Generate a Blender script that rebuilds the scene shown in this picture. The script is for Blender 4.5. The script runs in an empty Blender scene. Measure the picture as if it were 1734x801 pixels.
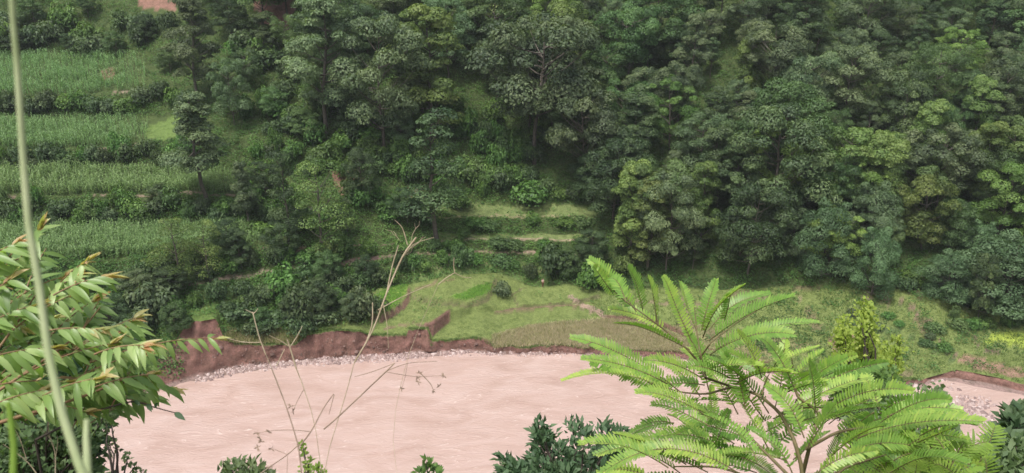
import bpy, bmesh, math, random
import numpy as np
from mathutils import Vector
R = math.radians
sc = bpy.context.scene
COL = sc.collection
rng = np.random.default_rng(7)
random.seed(7)

# ------------------------------------------------------------------ camera, light, exposure
CAM_H, PITCH, F = 58.0, R(20.0), 1300.0
cam = bpy.data.objects.new('camera', bpy.data.cameras.new('camera')); COL.objects.link(cam)
cam.location = (0, 0, CAM_H); cam.rotation_euler = (R(90) - PITCH, 0, 0)
cam.data.sensor_width = 36; cam.data.lens = 36 * F / 1734
cam.data.clip_start = 0.05; cam.data.clip_end = 3000
cam.data.dof.use_dof = True; cam.data.dof.focus_distance = 60; cam.data.dof.aperture_fstop = 10
sc.camera = cam
w = bpy.data.worlds.new('World'); sc.world = w; w.use_nodes = True
nt = w.node_tree; bg = nt.nodes['Background']
sky = nt.nodes.new('ShaderNodeTexSky'); sky.sky_type = 'NISHITA'; sky.sun_disc = False
SUN_EL, SUN_AZ = R(66), R(215)            # high sun behind thin cloud, behind-left of the camera
sky.sun_elevation = SUN_EL; sky.sun_rotation = SUN_AZ
sky.dust_density = 4.0; sky.air_density = 1.2; sky.ozone_density = 1.0
hsv = nt.nodes.new('ShaderNodeHueSaturation'); hsv.inputs['Saturation'].default_value = .45
nt.links.new(sky.outputs[0], hsv.inputs['Color']); nt.links.new(hsv.outputs[0], bg.inputs[0]); bg.inputs[1].default_value = 0.085
sun = bpy.data.objects.new('sun', bpy.data.lights.new('sun', 'SUN')); COL.objects.link(sun)
sun.data.energy = 1.5; sun.data.angle = R(11); sun.data.color = (1.0, 0.955, 0.89)
sd = Vector((math.sin(SUN_AZ) * math.cos(SUN_EL), math.cos(SUN_AZ) * math.cos(SUN_EL), math.sin(SUN_EL)))
sun.rotation_euler = sd.to_track_quat('Z', 'Y').to_euler()
sc.view_settings.view_transform = 'Standard'; sc.view_settings.look = 'None'
sc.view_settings.exposure = 1.35; sc.view_settings.gamma = 1.0
sc.cycles.max_bounces = 6; sc.cycles.diffuse_bounces = 3; sc.cycles.glossy_bounces = 2
sc.cycles.transmission_bounces = 4; sc.cycles.transparent_max_bounces = 4
sc.cycles.use_denoising = True

CP, SP = math.cos(PITCH), math.sin(PITCH)
def ray(u, v):
    a = (np.asarray(u, float) - 867) / F; b = -(np.asarray(v, float) - 400.5) / F
    a, b = np.broadcast_arrays(a, b)
    return np.stack([a, CP + b * SP, b * CP - SP], -1)
def PT(u, v, D):
    d = ray(u, v); d = d / np.linalg.norm(d, axis=-1, keepdims=True)
    return np.array([0, 0, CAM_H]) + d * np.asarray(D)[..., None]
def proj(p):
    p = np.asarray(p, float); x = p[..., 0]; y = p[..., 1]; z = p[..., 2] - CAM_H
    dep = y * CP - z * SP; up = y * SP + z * CP
    return 867 + F * x / dep, 400.5 - F * up / dep
def ip(pts, u):
    a = np.array(pts, float); return np.interp(u, a[:, 0], a[:, 1])

# ------------------------------------------------------------------ mesh builder
class MB:
    def __init__(s): s.v = []; s.q = []; s.n = 0; s.c = []
    def add(s, v, q, c=None):
        v = np.asarray(v, float).reshape(-1, 3); q = np.asarray(q, int).reshape(-1, 4)
        s.v.append(v); s.q.append(q + s.n); s.n += len(v)
        if c is None: c = 0.5
        c = np.asarray(c, float)
        s.c.append(np.full(len(v), float(c)) if c.ndim == 0 else c.reshape(-1))
    def mesh(s, name, mats, smooth=False, midx=None):
        v = np.concatenate(s.v); q = np.concatenate(s.q); c = np.concatenate(s.c)
        me = bpy.data.meshes.new(name)
        me.vertices.add(len(v)); me.vertices.foreach_set('co', v.astype(np.float32).ravel())
        me.loops.add(len(q) * 4); me.loops.foreach_set('vertex_index', q.astype(np.int32).ravel())
        me.polygons.add(len(q)); me.polygons.foreach_set('loop_start', (np.arange(len(q)) * 4).astype(np.int32))
        me.polygons.foreach_set('loop_total', np.full(len(q), 4, np.int32))
        at = me.attributes.new('tint', 'FLOAT', 'POINT'); at.data.foreach_set('value', c.astype(np.float32))
        for m in (mats if isinstance(mats, (list, tuple)) else [mats]): me.materials.append(m)
        if smooth: me.polygons.foreach_set('use_smooth', np.ones(len(q), bool))
        me.update(calc_edges=True)
        return me
    def build(s, name, mat, parent=None, smooth=False):
        return link(name, s.mesh(name, mat, smooth), parent)
def link(name, me, parent=None):
    o = bpy.data.objects.new(name, me); COL.objects.link(o)
    if parent is not None: o.parent = parent
    return o
def tag(o, label, cat, group=None, kind=None):
    o['label'] = label
    if cat: o['category'] = cat
    if group: o['group'] = group
    if kind: o['kind'] = kind
    return o
def empty(name, loc, label=None, cat=None, group=None, rz=0):
    o = bpy.data.objects.new(name, None); COL.objects.link(o); o.location = loc; o.rotation_euler = (0, 0, rz)
    if label: tag(o, label, cat, group)
    return o
def nrm(a): return a / np.maximum(np.linalg.norm(a, axis=-1, keepdims=True), 1e-9)

def leafquads(mb, c, d, n, L, W, tint, droop=0.15):
    """diamond leaves: centre-base c, direction d, normal n, arrays"""
    d = nrm(d); s = nrm(np.cross(d, n)); n2 = np.cross(s, d)
    L = np.broadcast_to(np.asarray(L, float), len(c))[:, None]; W = np.broadcast_to(np.asarray(W, float), len(c))[:, None]
    mid = c + d * L * 0.45 + n2 * L * droop * 0.5
    v = np.stack([c, mid + s * W / 2, c + d * L - n2 * L * droop, mid - s * W / 2], 1)
    k = len(c); q = np.arange(k * 4).reshape(k, 4)
    mb.add(v, q, np.repeat(np.broadcast_to(tint, k), 4))
def tube(mb, pts, rad, sides=6, tint=0.5):
    pts = np.asarray(pts, float); m = len(pts); rad = np.broadcast_to(rad, m)
    t = nrm(np.gradient(pts, axis=0)); ref = np.array([0.3, 0.2, 1.0]) if abs(nrm(pts[-1] - pts[0])[2]) < .9 else np.array([1, .2, 0.1])
    a = nrm(np.cross(t, ref)); b = np.cross(t, a)
    th = np.linspace(0, 2 * np.pi, sides, endpoint=False)
    ring = pts[:, None] + rad[:, None, None] * (a[:, None] * np.cos(th)[None, :, None] + b[:, None] * np.sin(th)[None, :, None])
    i = np.arange(m - 1)[:, None] * sides; j = np.arange(sides)[None]; j2 = (j + 1) % sides
    q = np.stack([i + j, i + j2, i + sides + j2, i + sides + j], -1).reshape(-1, 4)
    mb.add(ring, q, tint)
def curve3(p0, p1, sag=0.1, k=6, jit=0.0, r=random):
    p0 = np.array(p0, float); p1 = np.array(p1, float); t = np.linspace(0, 1, k)[:, None]
    L = np.linalg.norm(p1 - p0); o = p0 + (p1 - p0) * t
    o[:, 2] += (sag * L * 4 * t * (1 - t))[:, 0]
    if jit: o[1:-1] += rng.normal(0, jit * L, (k - 2, 3))
    return o
def stripleaf(mb, p0, d, n, L, W, tint, bend=0.5, fold=0.25, k=5, blunt=0.0):
    """one curved, folded leaf"""
    p0 = np.asarray(p0, float); d = nrm(np.asarray(d, float)); s = nrm(np.cross(d, n)); n = np.cross(s, d)
    t = np.linspace(0, 1, k + 1)
    pos = [p0]; 
    for i in range(k):
        a = bend * (i + .5) / k
        step = d * math.cos(a) - n * math.sin(a)
        pos.append(pos[-1] + step * L / k)
    pos = np.array(pos)
    wd = W * 0.5 * np.clip(np.sin(np.pi * np.clip(t * 0.93 + 0.05, 0, 1)) ** (0.8) * (1.4 - .9 * t), 0.02, None)
    wd[-1] = W * 0.01 + blunt * W
    A = bend * t; nn = n[None] * np.cos(A)[:, None] + d[None] * np.sin(A)[:, None]
    l = pos + s * wd[:, None] + nn * (wd * fold)[:, None]; r_ = pos - s * wd[:, None] + nn * (wd * fold)[:, None]
    v = np.stack([l, pos, r_], 1).reshape(-1, 3)
    q = []
    for i in range(k):
        b = i * 3; q += [[b, b + 1, b + 4, b + 3], [b + 1, b + 2, b + 5, b + 4]]
    mb.add(v, q, tint)

# ------------------------------------------------------------------ materials
def newmat(name):
    m = bpy.data.materials.new(name); m.use_nodes = True
    nt = m.node_tree; nt.nodes.clear(); out = nt.nodes.new('ShaderNodeOutputMaterial')
    return m, nt, out
def N(nt, t, **k):
    n = nt.nodes.new(t)
    for a, b in k.items(): setattr(n, a, b)
    return n
def ramp(nt, stops):
    n = nt.nodes.new('ShaderNodeValToRGB'); e = n.color_ramp.elements
    e[0].position, e[0].color = stops[0][0], (*stops[0][1], 1); e[1].position, e[1].color = stops[-1][0], (*stops[-1][1], 1)
    for p, c in stops[1:-1]:
        x = e.new(p); x.color = (*c, 1)
    return n
def foliage(name, cols, transl=0.3, rough=0.55, vary=0.12, hue=0.02, spec=0.3):
    m, nt, out = newmat(name); Lk = nt.links.new
    at = N(nt, 'ShaderNodeAttribute', attribute_name='tint')
    rp = ramp(nt, [(i / (len(cols) - 1), c) for i, c in enumerate(cols)]); Lk(at.outputs['Fac'], rp.inputs[0])
    oi = N(nt, 'ShaderNodeObjectInfo')
    hs = N(nt, 'ShaderNodeHueSaturation')
    mr = N(nt, 'ShaderNodeMapRange'); mr.inputs[3].default_value = 1 - vary * 2; mr.inputs[4].default_value = 1 + vary * 2
    mh = N(nt, 'ShaderNodeMapRange'); mh.inputs[3].default_value = 0.5 - hue * .35; mh.inputs[4].default_value = 0.5 + hue * 1.3
    ms = N(nt, 'ShaderNodeMath', operation='FRACT'); mu = N(nt, 'ShaderNodeMath', operation='MULTIPLY'); mu.inputs[1].default_value = 7.31
    Lk(oi.outputs['Random'], mr.inputs[0]); Lk(oi.outputs['Random'], mu.inputs[0]); Lk(mu.outputs[0], ms.inputs[0]); Lk(ms.outputs[0], mh.inputs[0])
    Lk(mr.outputs[0], hs.inputs['Value']); Lk(mh.outputs[0], hs.inputs['Hue']); Lk(rp.outputs[0], hs.inputs['Color'])
    p = N(nt, 'ShaderNodeBsdfPrincipled'); p.inputs['Roughness'].default_value = rough; p.inputs['Specular IOR Level'].default_value = spec
    t = N(nt, 'ShaderNodeBsdfTranslucent'); mx = N(nt, 'ShaderNodeMixShader'); mx.inputs[0].default_value = transl
    g = N(nt, 'ShaderNodeMix', data_type='RGBA', blend_type='MULTIPLY'); g.inputs[0].default_value = 1; g.inputs['B'].default_value = (1.25, 1.35, 0.6, 1)
    Lk(hs.outputs[0], g.inputs['A']); Lk(g.outputs['Result'], t.inputs[0])
    Lk(hs.outputs[0], p.inputs['Base Color']); Lk(p.outputs[0], mx.inputs[1]); Lk(t.outputs[0], mx.inputs[2]); Lk(mx.outputs[0], out.inputs[0])
    return m
def solid(name, c1, c2, scale=8, rough=0.85, bump=0.3, detail=6, dist=0.05):
    m, nt, out = newmat(name); Lk = nt.links.new
    tc = N(nt, 'ShaderNodeTexCoord'); no = N(nt, 'ShaderNodeTexNoise'); no.inputs['Scale'].default_value = scale; no.inputs['Detail'].default_value = detail
    no.inputs['Roughness'].default_value = .65
    Lk(tc.outputs['Object'], no.inputs['Vector'])
    rp = ramp(nt, [(0.3, c1), (0.7, c2)]); Lk(no.outputs[0], rp.inputs[0])
    p = N(nt, 'ShaderNodeBsdfPrincipled'); p.inputs['Roughness'].default_value = rough; p.inputs['Specular IOR Level'].default_value = .25
    Lk(rp.outputs[0], p.inputs['Base Color'])
    b = N(nt, 'ShaderNodeBump'); b.inputs['Strength'].default_value = bump; b.inputs['Distance'].default_value = dist
    Lk(no.outputs[0], b.inputs['Height']); Lk(b.outputs[0], p.inputs['Normal']); Lk(p.outputs[0], out.inputs[0])
    return m
M = {}
M['dark'] = foliage('leaf_dark_green', [(.034, .06, .026), (.072, .113, .045), (.125, .175, .07)])
M['grey'] = foliage('leaf_grey_green', [(.05, .078, .038), (.102, .145, .068), (.175, .22, .105)])
M['mid'] = foliage('leaf_mid_green', [(.05, .09, .03), (.09, .15, .05), (.14, .21, .075)])
M['yel'] = foliage('leaf_yellow_green', [(.07, .115, .03), (.13, .19, .05), (.21, .27, .08)])
M['pale'] = foliage('leaf_pale_green', [(.07, .12, .05), (.115, .18, .08), (.165, .24, .115)])
M['lite'] = foliage('leaf_light_green', [(.08, .14, .03), (.15, .24, .055), (.24, .33, .09)])
M['bush'] = foliage('leaf_bush_green', [(.05, .10, .025), (.09, .165, .038), (.15, .25, .06)])
M['cover'] = foliage('leaf_ground_cover', [(.045, .085, .022), (.08, .15, .034), (.14, .23, .055)], vary=0)
M['maize'] = foliage('leaf_maize', [(.11, .19, .07), (.20, .31, .12), (.32, .43, .20)], vary=0)
M['weed'] = foliage('leaf_dry_weed', [(.17, .21, .06), (.33, .30, .16), (.46, .36, .27)], vary=0)
M['grass'] = foliage('leaf_grass', [(.07, .12, .03), (.11, .18, .045), (.17, .22, .07)], vary=0)
M['bark'] = solid('bark_grey', (.06, .05, .04), (.13, .115, .095), 6)
M['darkbark'] = solid('bark_dark', (.03, .025, .02), (.07, .055, .045), 40, dist=.003)
M['redstem'] = solid('stem_reddish', (.16, .12, .06), (.28, .16, .09), 40, .6, .1, dist=.001)
M['twig'] = solid('twig_dry', (.16, .11, .085), (.34, .26, .19), 30, dist=.002)
M['paletwig'] = solid('twig_pale', (.24, .19, .12), (.42, .35, .25), 30, dist=.002)

# ------------------------------------------------------------------ terrain across the river
C_SHORE = [(-700, 900), (0, 738), (120, 706), (200, 682), (290, 657), (370, 638), (430, 627), (500, 619), (560, 615), (640, 612), (700, 606), (760, 601), (850, 600), (960, 601), (1060, 603),
           (1150, 608), (1250, 622), (1300, 632), (1400, 647), (1480, 655), (1560, 655), (1600, 646), (1640, 652), (1734, 672), (2500, 860)]
C_FOOT = [(-700, 897), (0, 735), (120, 703), (200, 678), (290, 650), (370, 628), (430, 616), (500, 611), (560, 606), (640, 602), (700, 597), (760, 594), (850, 596), (960, 598), (1060, 600),
          (1150, 605), (1250, 619), (1300, 629), (1400, 643), (1480, 650), (1560, 648), (1600, 640), (1640, 643), (1734, 664), (2500, 850)]
C_TOP = [(-700, 880), (0, 715), (120, 680), (200, 652), (280, 600), (312, 556), (330, 543), (366, 540), (380, 575), (400, 584), (500, 583), (520, 568), (560, 560), (610, 562), (625, 568), (690, 568),
         (692, 558), (724, 556), (731, 578), (760, 578), (805, 574), (845, 586), (900, 589), (940, 584), (1000, 590), (1060, 593), (1100, 593), (1150, 598), (1200, 603), (1290, 620), (1400, 636),
         (1480, 642), (1560, 643), (1600, 632), (1620, 628), (1660, 634), (1734, 652), (2500, 800)]
# step between the little fields (foot and top)
C_S1 = [(-700, 878), (0, 713), (120, 678), (200, 648), (280, 590), (312, 552), (366, 537), (380, 570), (500, 578), (560, 556), (610, 556), (690, 560), (692, 554), (726, 554), (731, 574), (760, 549), (800, 531), (850, 527), (900, 522),
        (985, 519), (1022, 541), (1100, 545), (1150, 566), (1200, 592), (1290, 614), (1400, 632), (1560, 636), (1734, 636), (2500, 790)]
C_S2 = [(-700, 874), (0, 709), (120, 674), (200, 644), (280, 584), (312, 548), (366, 533), (380, 566), (500, 574), (560, 552), (610, 552), (690, 556), (692, 550), (726, 549), (757, 527), (800, 519), (850, 518), (900, 516),
        (985, 513), (1022, 535), (1100, 538), (1150, 559), (1200, 586), (1290, 609), (1400, 628), (1560, 632), (1734, 632), (2500, 786)]
C_HILL = [(-700, 560), (0, 545), (300, 528), (420, 505), (600, 498), (640, 496), (700, 488), (770, 470), (850, 468), (900, 488), (960, 487), (1000, 492), (1100, 492), (1300, 490), (1450, 482), (1560, 492), (1650, 525), (1734, 540), (2500, 600)]
C_P5 = [(-700, 520), (0, 500), (200, 494), (340, 479), (470, 456), (560, 449), (650, 434), (800, 429), (900, 428), (1010, 431), (1200, 440), (1560, 450), (1734, 490), (2500, 540)]
C_F4 = [(-700, 450), (0, 443), (200, 443), (330, 430), (450, 421), (650, 414), (800, 404), (1000, 408), (1200, 415), (1734, 440), (2500, 480)]
C_B4 = [(-700, 385), (0, 388), (200, 390), (450, 381), (650, 384), (800, 396), (1000, 399), (1734, 415), (2500, 440)]
C_F3 = [(-700, 335), (0, 332), (200, 332), (430, 329), (600, 336), (800, 364), (1000, 370), (1734, 380), (2500, 390)]
C_B3 = [(-700, 285), (0, 288), (200, 290), (430, 295), (600, 305), (800, 345), (1000, 350), (1734, 340), (2500, 340)]
C_F2 = [(-700, 260), (0, 257), (200, 251), (300, 236), (430, 240), (600, 260), (1000, 290), (2500, 290)]
C_B2 = [(-700, 205), (0, 208), (300, 196), (430, 205), (600, 220), (1000, 250), (2500, 250)]
C_F1 = [(-700, 170), (0, 167), (200, 158), (260, 151), (430, 160), (1000, 170), (2500, 170)]
C_B1 = [(-700, 90), (0, 92), (200, 95), (300, 108), (430, 115), (1000, 115), (2500, 115)]
C_T = [(-700, -30), (2500, -30)]
C_E = [(-700, -420), (2500, -420)]
U = np.concatenate([np.arange(-700, -40, 24), np.arange(-40, 1776, 4), np.arange(1776, 2520, 24)]).astype(float)
nU = len(U)
hw = np.random.default_rng(3)
wob = lambda amp, sc_: np.interp(U, np.arange(-720, 2560, sc_), hw.normal(0, amp, len(np.arange(-720, 2560, sc_))))
curves = [C_SHORE, C_FOOT, C_TOP, C_S1, C_S2, C_HILL, C_P5, C_F4, C_B4, C_F3, C_B3, C_F2, C_B2, C_F1, C_B1, C_T, C_E]
def lerpu(pts): return ip(pts, U)
slopes = [  # slope in degrees between successive curves, by pixel column
    lerpu([(0, 10), (2500, 10)]),                                             # pebble strip
    lerpu([(250, 45), (330, 66), (380, 72), (860, 72), (1100, 60), (1734, 55)]),  # bank face
    lerpu([(300, 20), (600, 14), (700, 3), (1000, 2.5), (1400, 8), (1734, 3)]),
    lerpu([(300, 30), (700, 35), (728, 62), (757, 62), (800, 45), (1000, 30), (1022, 55), (1200, 50), (1500, 12)]),
    lerpu([(0, 26), (560, 24), (640, 12), (720, 7), (860, 7), (1000, 9), (1300, 14), (1560, 18), (1650, 9), (1734, 8)]),
    lerpu([(0, 38), (600, 34), (800, 36), (1000, 33), (1734, 33)]),
    lerpu([(0, 40), (600, 40), (1000, 42), (1200, 34), (1734, 34)]),          # riser above the path
    lerpu([(0, 13), (430, 13), (600, 18), (800, 9), (1000, 12), (1200, 34)]), # lowest maize
    lerpu([(0, 47), (430, 46), (1000, 48), (1200, 35)]),
    lerpu([(0, 13), (430, 14), (650, 26), (800, 14), (1000, 16), (1200, 35)]),
    lerpu([(0, 45), (430, 44), (1000, 38), (1200, 36)]),
    lerpu([(0, 13), (330, 13), (480, 28), (800, 35), (2500, 36)]),
    lerpu([(0, 43), (430, 40), (800, 35), (2500, 36)]),
    lerpu([(0, 14), (280, 14), (430, 30), (700, 36), (2500, 36)]),
    lerpu([(0, 40), (430, 38), (2500, 36)]),
    lerpu([(0, 34), (2500, 33)])]
nseg = [5, 14, 8, 6, 14, 16, 9, 14, 16, 12, 12, 12, 12, 16, 22, 16]
rowsV, rowsP, rowK = [], [], []
Vc = lerpu(C_SHORE) + wob(.7, 16)
d = ray(U, Vc); t = -CAM_H / d[:, 2]; P0 = d * t[:, None] + [0, 0, CAM_H]
under = P0.copy(); under[:, 1] -= 4; under[:, 2] = -1.6
rowsP.append(under); rowsV.append(Vc + 12); rowK.append(-1)
rowsP.append(P0); rowsV.append(Vc); rowK.append(0)
prev = P0; pv = Vc
for k in range(len(curves) - 1):
    Vn = lerpu(curves[k + 1])
    if 1 <= k: Vn = Vn + wob(.9 if k < 5 else 1.6, 20)
    Vn = np.minimum(Vn, pv - 1.0)
    sl = np.tan(np.radians(slopes[k]))
    for i in range(1, nseg[k] + 1):
        v = pv + (Vn - pv) * i / nseg[k]
        d = ray(U, v)
        y0, z0 = prev[:, 1], prev[:, 2] - CAM_H
        den = d[:, 2] - sl * d[:, 1]
        t = (z0 - sl * y0) / den
        t0 = y0 / d[:, 1]
        t = np.clip(t, t0 + 0.002, t0 * 1.06)
        prev = d * t[:, None] + [0, 0, CAM_H]
        rowsP.append(prev); rowsV.append(v); rowK.append(k)
    pv = Vn
GP = np.array(rowsP); GV = np.array(rowsV); GK = np.array(rowK)
# even out the depth from column to column on the hill (the profiles are built one column at a time)
uu = np.arange(-700, 2521, 4.0)
first4 = np.argmax(GK == 4); nrow4 = (GK == 4).sum()
for r in range(first4, len(GP)):
    dd = ray(U, GV[r]); tt = GP[r, :, 1] / dd[:, 1]
    sg = 22 * min(1, (r - first4 + 1) / nrow4) + 0.8
    kx = np.arange(-int(3 * sg) - 1, int(3 * sg) + 2); kern = np.exp(-kx ** 2 / (2 * sg * sg)); kern /= kern.sum()
    tf = np.interp(uu, U, tt); tf = np.convolve(np.pad(tf, len(kx) // 2, mode='edge'), kern, 'valid')
    GP[r] = dd * np.interp(U, uu, tf)[:, None] + [0, 0, CAM_H]
# value noise for relief
def vnoise(x, y, s, seed):
    g = np.random.default_rng(seed).random((256, 256)); x = x / s + 512; y = y / s + 512
    xi = np.floor(x).astype(int); yi = np.floor(y).astype(int); fx = x - xi; fy = y - yi
    fx = fx * fx * (3 - 2 * fx); fy = fy * fy * (3 - 2 * fy)
    G = lambda a, b: g[a % 256, b % 256]
    return (G(xi, yi) * (1 - fx) + G(xi + 1, yi) * fx) * (1 - fy) + (G(xi, yi + 1) * (1 - fx) + G(xi + 1, yi + 1) * fx) * fy
nz = (vnoise(GP[..., 0], GP[..., 1], 5, 1) - .5) * .9 + (vnoise(GP[..., 0], GP[..., 1], 1.6, 2) - .5) * .35
amp = np.where(GK >= 5, 1.0, 0.12); amp[0:2] = 0; GP[..., 2] += nz * amp[:, None]
bank = (GK == 1)[:, None] * (vnoise(GP[..., 0], GP[..., 2] * .25, 1.1, 5) - .5) * 1.1 + (GK == 1)[:, None] * (vnoise(GP[..., 0], GP[..., 2] * .7, .4, 6) - .5) * .3
GP[..., 1] += bank

def inpoly(u, v, poly):
    u = np.asarray(u); v = np.asarray(v); ins = np.zeros(np.broadcast(u, v).shape, bool)
    for (x1, y1), (x2, y2) in zip(poly, poly[1:] + poly[:1]):
        c = ((y1 > v) != (y2 > v)) & (u < (x2 - x1) * (v - y1) / ((y2 - y1) if y2 != y1 else 1e-9) + x1)
        ins ^= c
    return ins
STEPA = [(628, 540), (650, 541), (672, 530), (690, 512), (697, 492), (700, 484), (640, 494), (610, 520)]
STEPB = [(697, 500), (730, 512), (764, 514), (800, 519), (826, 508), (836, 490), (850, 462), (770, 462), (700, 484)]
STEPC = [(880, 520), (985, 514), (1020, 500), (1010, 485), (900, 480), (870, 500)]
UU0 = np.broadcast_to(U, GV.shape)
for pl_, dz_ in ((STEPA, .75), (STEPB, .6), (STEPC, .35)):
    mk = inpoly(UU0, GV, pl_) & ((GK >= 3) & (GK <= 4))[:, None]; GP[..., 2] += mk * dz_
def ground(u, v):
    u = np.atleast_1d(np.asarray(u, float)); v = np.atleast_1d(np.asarray(v, float))
    j = np.clip(np.searchsorted(U, u) - 1, 0, nU - 2); f = np.clip((u - U[j]) / (U[j + 1] - U[j]), 0, 1)
    out = np.empty((len(u), 3))
    for a in range(len(u)):
        cv = GV[:, j[a]]                       # decreasing
        r = np.searchsorted(-cv, -v[a]) - 1; r = min(max(r, 0), len(cv) - 2)
        g = (cv[r] - v[a]) / max(cv[r] - cv[r + 1], 1e-6); g = min(max(g, 0), 1)
        A = GP[r, j[a]] * (1 - f[a]) + GP[r, j[a] + 1] * f[a]; B = GP[r + 1, j[a]] * (1 - f[a]) + GP[r + 1, j[a] + 1] * f[a]
        out[a] = A * (1 - g) + B * g
    return out
# real surface colours of the ground, zone by zone
UU = np.broadcast_to(U, GV.shape); UN = UU + (vnoise(GP[..., 0], GP[..., 1], 1.2, 11) - .5) * 9; VN = GV + (vnoise(GP[..., 0], GP[..., 1], 1.1, 12) - .5) * 5
VN[:2] = GV[:2]
soilc = np.array([.18, .10, .082]); lawn = np.array([.15, .19, .06]); hillg = np.array([.06, .085, .028]); brown = np.array([.20, .125, .09])
colr = np.empty(GP.shape); colr[:] = hillg
KK = GK[:, None] + 0 * UU
colr[(KK <= 0)] = (.24, .17, .15)
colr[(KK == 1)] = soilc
colr[(KK >= 2) & (KK <= 4)] = (.10, .15, .04)
m = (KK >= 2) & (KK <= 4) & (UN > 560); colr[m] = lawn
colr[(KK == 3) & (UN > 722) & (UN < 762)] = soilc * 1.15
colr[(KK == 3) & (UN > 1016) & (UN < 1300)] = brown * .8
POLY = {}
def zone(poly, c, mx=99, name=None):
    m = inpoly(UN, VN, poly) & (KK >= 2) & (KK < mx); colr[m] = c
    if name: POLY[name] = poly
POLY['weeds'] = [(838, 588), (832, 570), (900, 552), (960, 546), (1030, 541), (1100, 548), (1150, 570), (1200, 600), (1120, 594), (1000, 590), (940, 584)]
POLY['paddy_a'] = [(632, 522), (640, 505), (658, 493), (692, 489), (684, 506), (672, 522), (660, 532), (644, 534)]
POLY['paddy_b'] = [(764, 509), (790, 501), (806, 491), (832, 486), (830, 497), (812, 507), (790, 513)]
zone(POLY['weeds'], (.27, .25, .14)); zone(POLY['paddy_a'], (.19, .27, .06)); zone(POLY['paddy_b'], (.17, .28, .06))
zone([(632, 535), (640, 512), (655, 515), (652, 535)], (.30, .22, .12))
zone([(1660, 585), (1685, 560), (1734, 560), (1760, 580), (1734, 590), (1700, 580)], (.27, .34, .06))
zone([(1621, 612), (1640, 600), (1700, 618), (1740, 630), (1740, 642), (1660, 628)], (.26, .17, .12))
zone([(1400, 570), (1440, 560), (1450, 580), (1410, 590)], (.26, .16, .11))
zone([(1150, 560), (1300, 560), (1400, 590), (1300, 612), (1200, 590)], (.20, .19, .09))
m = (((KK == 7) | (KK == 9)) & (UN > 735) & (UN < 1010)); colr[m] = (.15, .19, .07)
m = ((KK == 5) & (UN > 700) & (UN < 930) & (VN > ip(C_P5, U)[None] + 16)); colr[m] = (.13, .18, .06)
for c in (C_P5, C_F4, C_F3, C_F2, C_F1):
    rng_u = {id(C_P5): (300, 1010), id(C_F4): (440, 1005), id(C_F3): (0, 430), id(C_F2): (60, 240), id(C_F1): (90, 235)}[id(c)]
    dv = np.abs(GV - lerpu(c)[None]); wd_ = np.clip((vnoise(GP[..., 0], GP[..., 1], 3, 77) - .3) * 4.5, 0, 1.9)
    msk = (dv < wd_) & (UU > rng_u[0]) & (UU < rng_u[1]); colr[msk] = (.21, .16, .12)
for poly in ([(560, 290), (600, 286), (612, 330), (580, 335)], [(235, -5), (290, -5), (300, 14), (270, 20), (240, 16)], [(430, -5), (500, -5), (500, 40), (440, 50)], [(690, 318), (720, 312), (725, 335), (695, 335)],
             [(172, 118), (192, 116), (192, 132), (174, 134)], [(500, 425), (530, 420), (525, 445), (505, 445)]):
    zone(poly, (.22, .125, .095))
zone([(240, 212), (300, 193), (318, 205), (300, 235), (250, 238)], (.11, .165, .045))
def nearline(pts, wpx):
    dm = np.full(UN.shape, 1e9)
    for (x1, y1), (x2, y2) in zip(pts, pts[1:]):
        t = np.clip(((UN - x1) * (x2 - x1) + (VN - y1) * (y2 - y1)) / ((x2 - x1) ** 2 + (y2 - y1) ** 2), 0, 1)
        dm = np.minimum(dm, np.hypot(UN - x1 - t * (x2 - x1), VN - y1 - t * (y2 - y1)))
    return dm < wpx
for pts_, c_, w_ in [([(968, 508), (1000, 522), (1022, 537)], (.27, .20, .15), 4), ([(838, 530), (900, 520), (985, 516)], (.17, .13, .08), 1.6), ([(1060, 510), (1180, 516), (1300, 508), (1420, 512), (1500, 500)], (.20, .17, .10), 2),
        ([(1500, 498), (1545, 520), (1570, 548), (1600, 590), (1640, 612)], (.21, .15, .11), 2.4), ([(1340, 560), (1420, 552), (1520, 560), (1600, 600)], (.09, .13, .05), 2), ([(1470, 610), (1560, 606), (1620, 612)], (.09, .13, .05), 2),
        ([(745, 366), (860, 362), (1000, 370)], (.24, .22, .12), 1.5), ([(745, 406), (900, 405), (1000, 408)], (.26, .22, .14), 1.8), ([(700, 432), (800, 429), (900, 427), (1000, 431)], (.26, .2, .14), 1.8), ([(700, 458), (800, 449), (900, 455), (960, 462)], (.2, .2, .1), 1.8), ([(345, 478), (400, 468), (470, 456)], (.26, .2, .15), 3.4), ([(560, 450), (610, 440), (650, 435)], (.22, .15, .12), 4), ([(1640, 560), (1660, 590), (1700, 600)], (.2, .15, .11), 2), ([(650, 556), (690, 548), (724, 552)], (.19, .15, .09), 2), ([(700, 497), (735, 485), (770, 478)], (.18, .15, .08), 2)]:
    colr[nearline(pts_, w_) & (KK >= 2)] = c_
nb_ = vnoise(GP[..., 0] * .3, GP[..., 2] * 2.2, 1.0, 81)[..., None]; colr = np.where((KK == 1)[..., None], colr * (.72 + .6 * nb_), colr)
patch = (KK >= 2) & (KK <= 4) & (UN > 1000) & (vnoise(GP[..., 0], GP[..., 1], 3.2, 83) > .82); colr[patch] = (.17, .15, .08)
for pl_ in (STEPA, STEPB, STEPC):     # earth showing on the little steps
    mk = inpoly(UU0, GV, pl_); ed = np.zeros_like(mk); ed[:-1] |= mk[:-1] != mk[1:]; ed[:, :-1] |= mk[:, :-1] != mk[:, 1:]; ed &= ((GK >= 3) & (GK <= 4))[:, None] & (VN > ip(C_HILL, U)[None] + 8)
    colr[ed] = brown * .8 if pl_ is STEPA else (.13, .13, .06)
mb = MB()
nr = len(GP); idx = np.arange(nr * nU).reshape(nr, nU)
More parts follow.
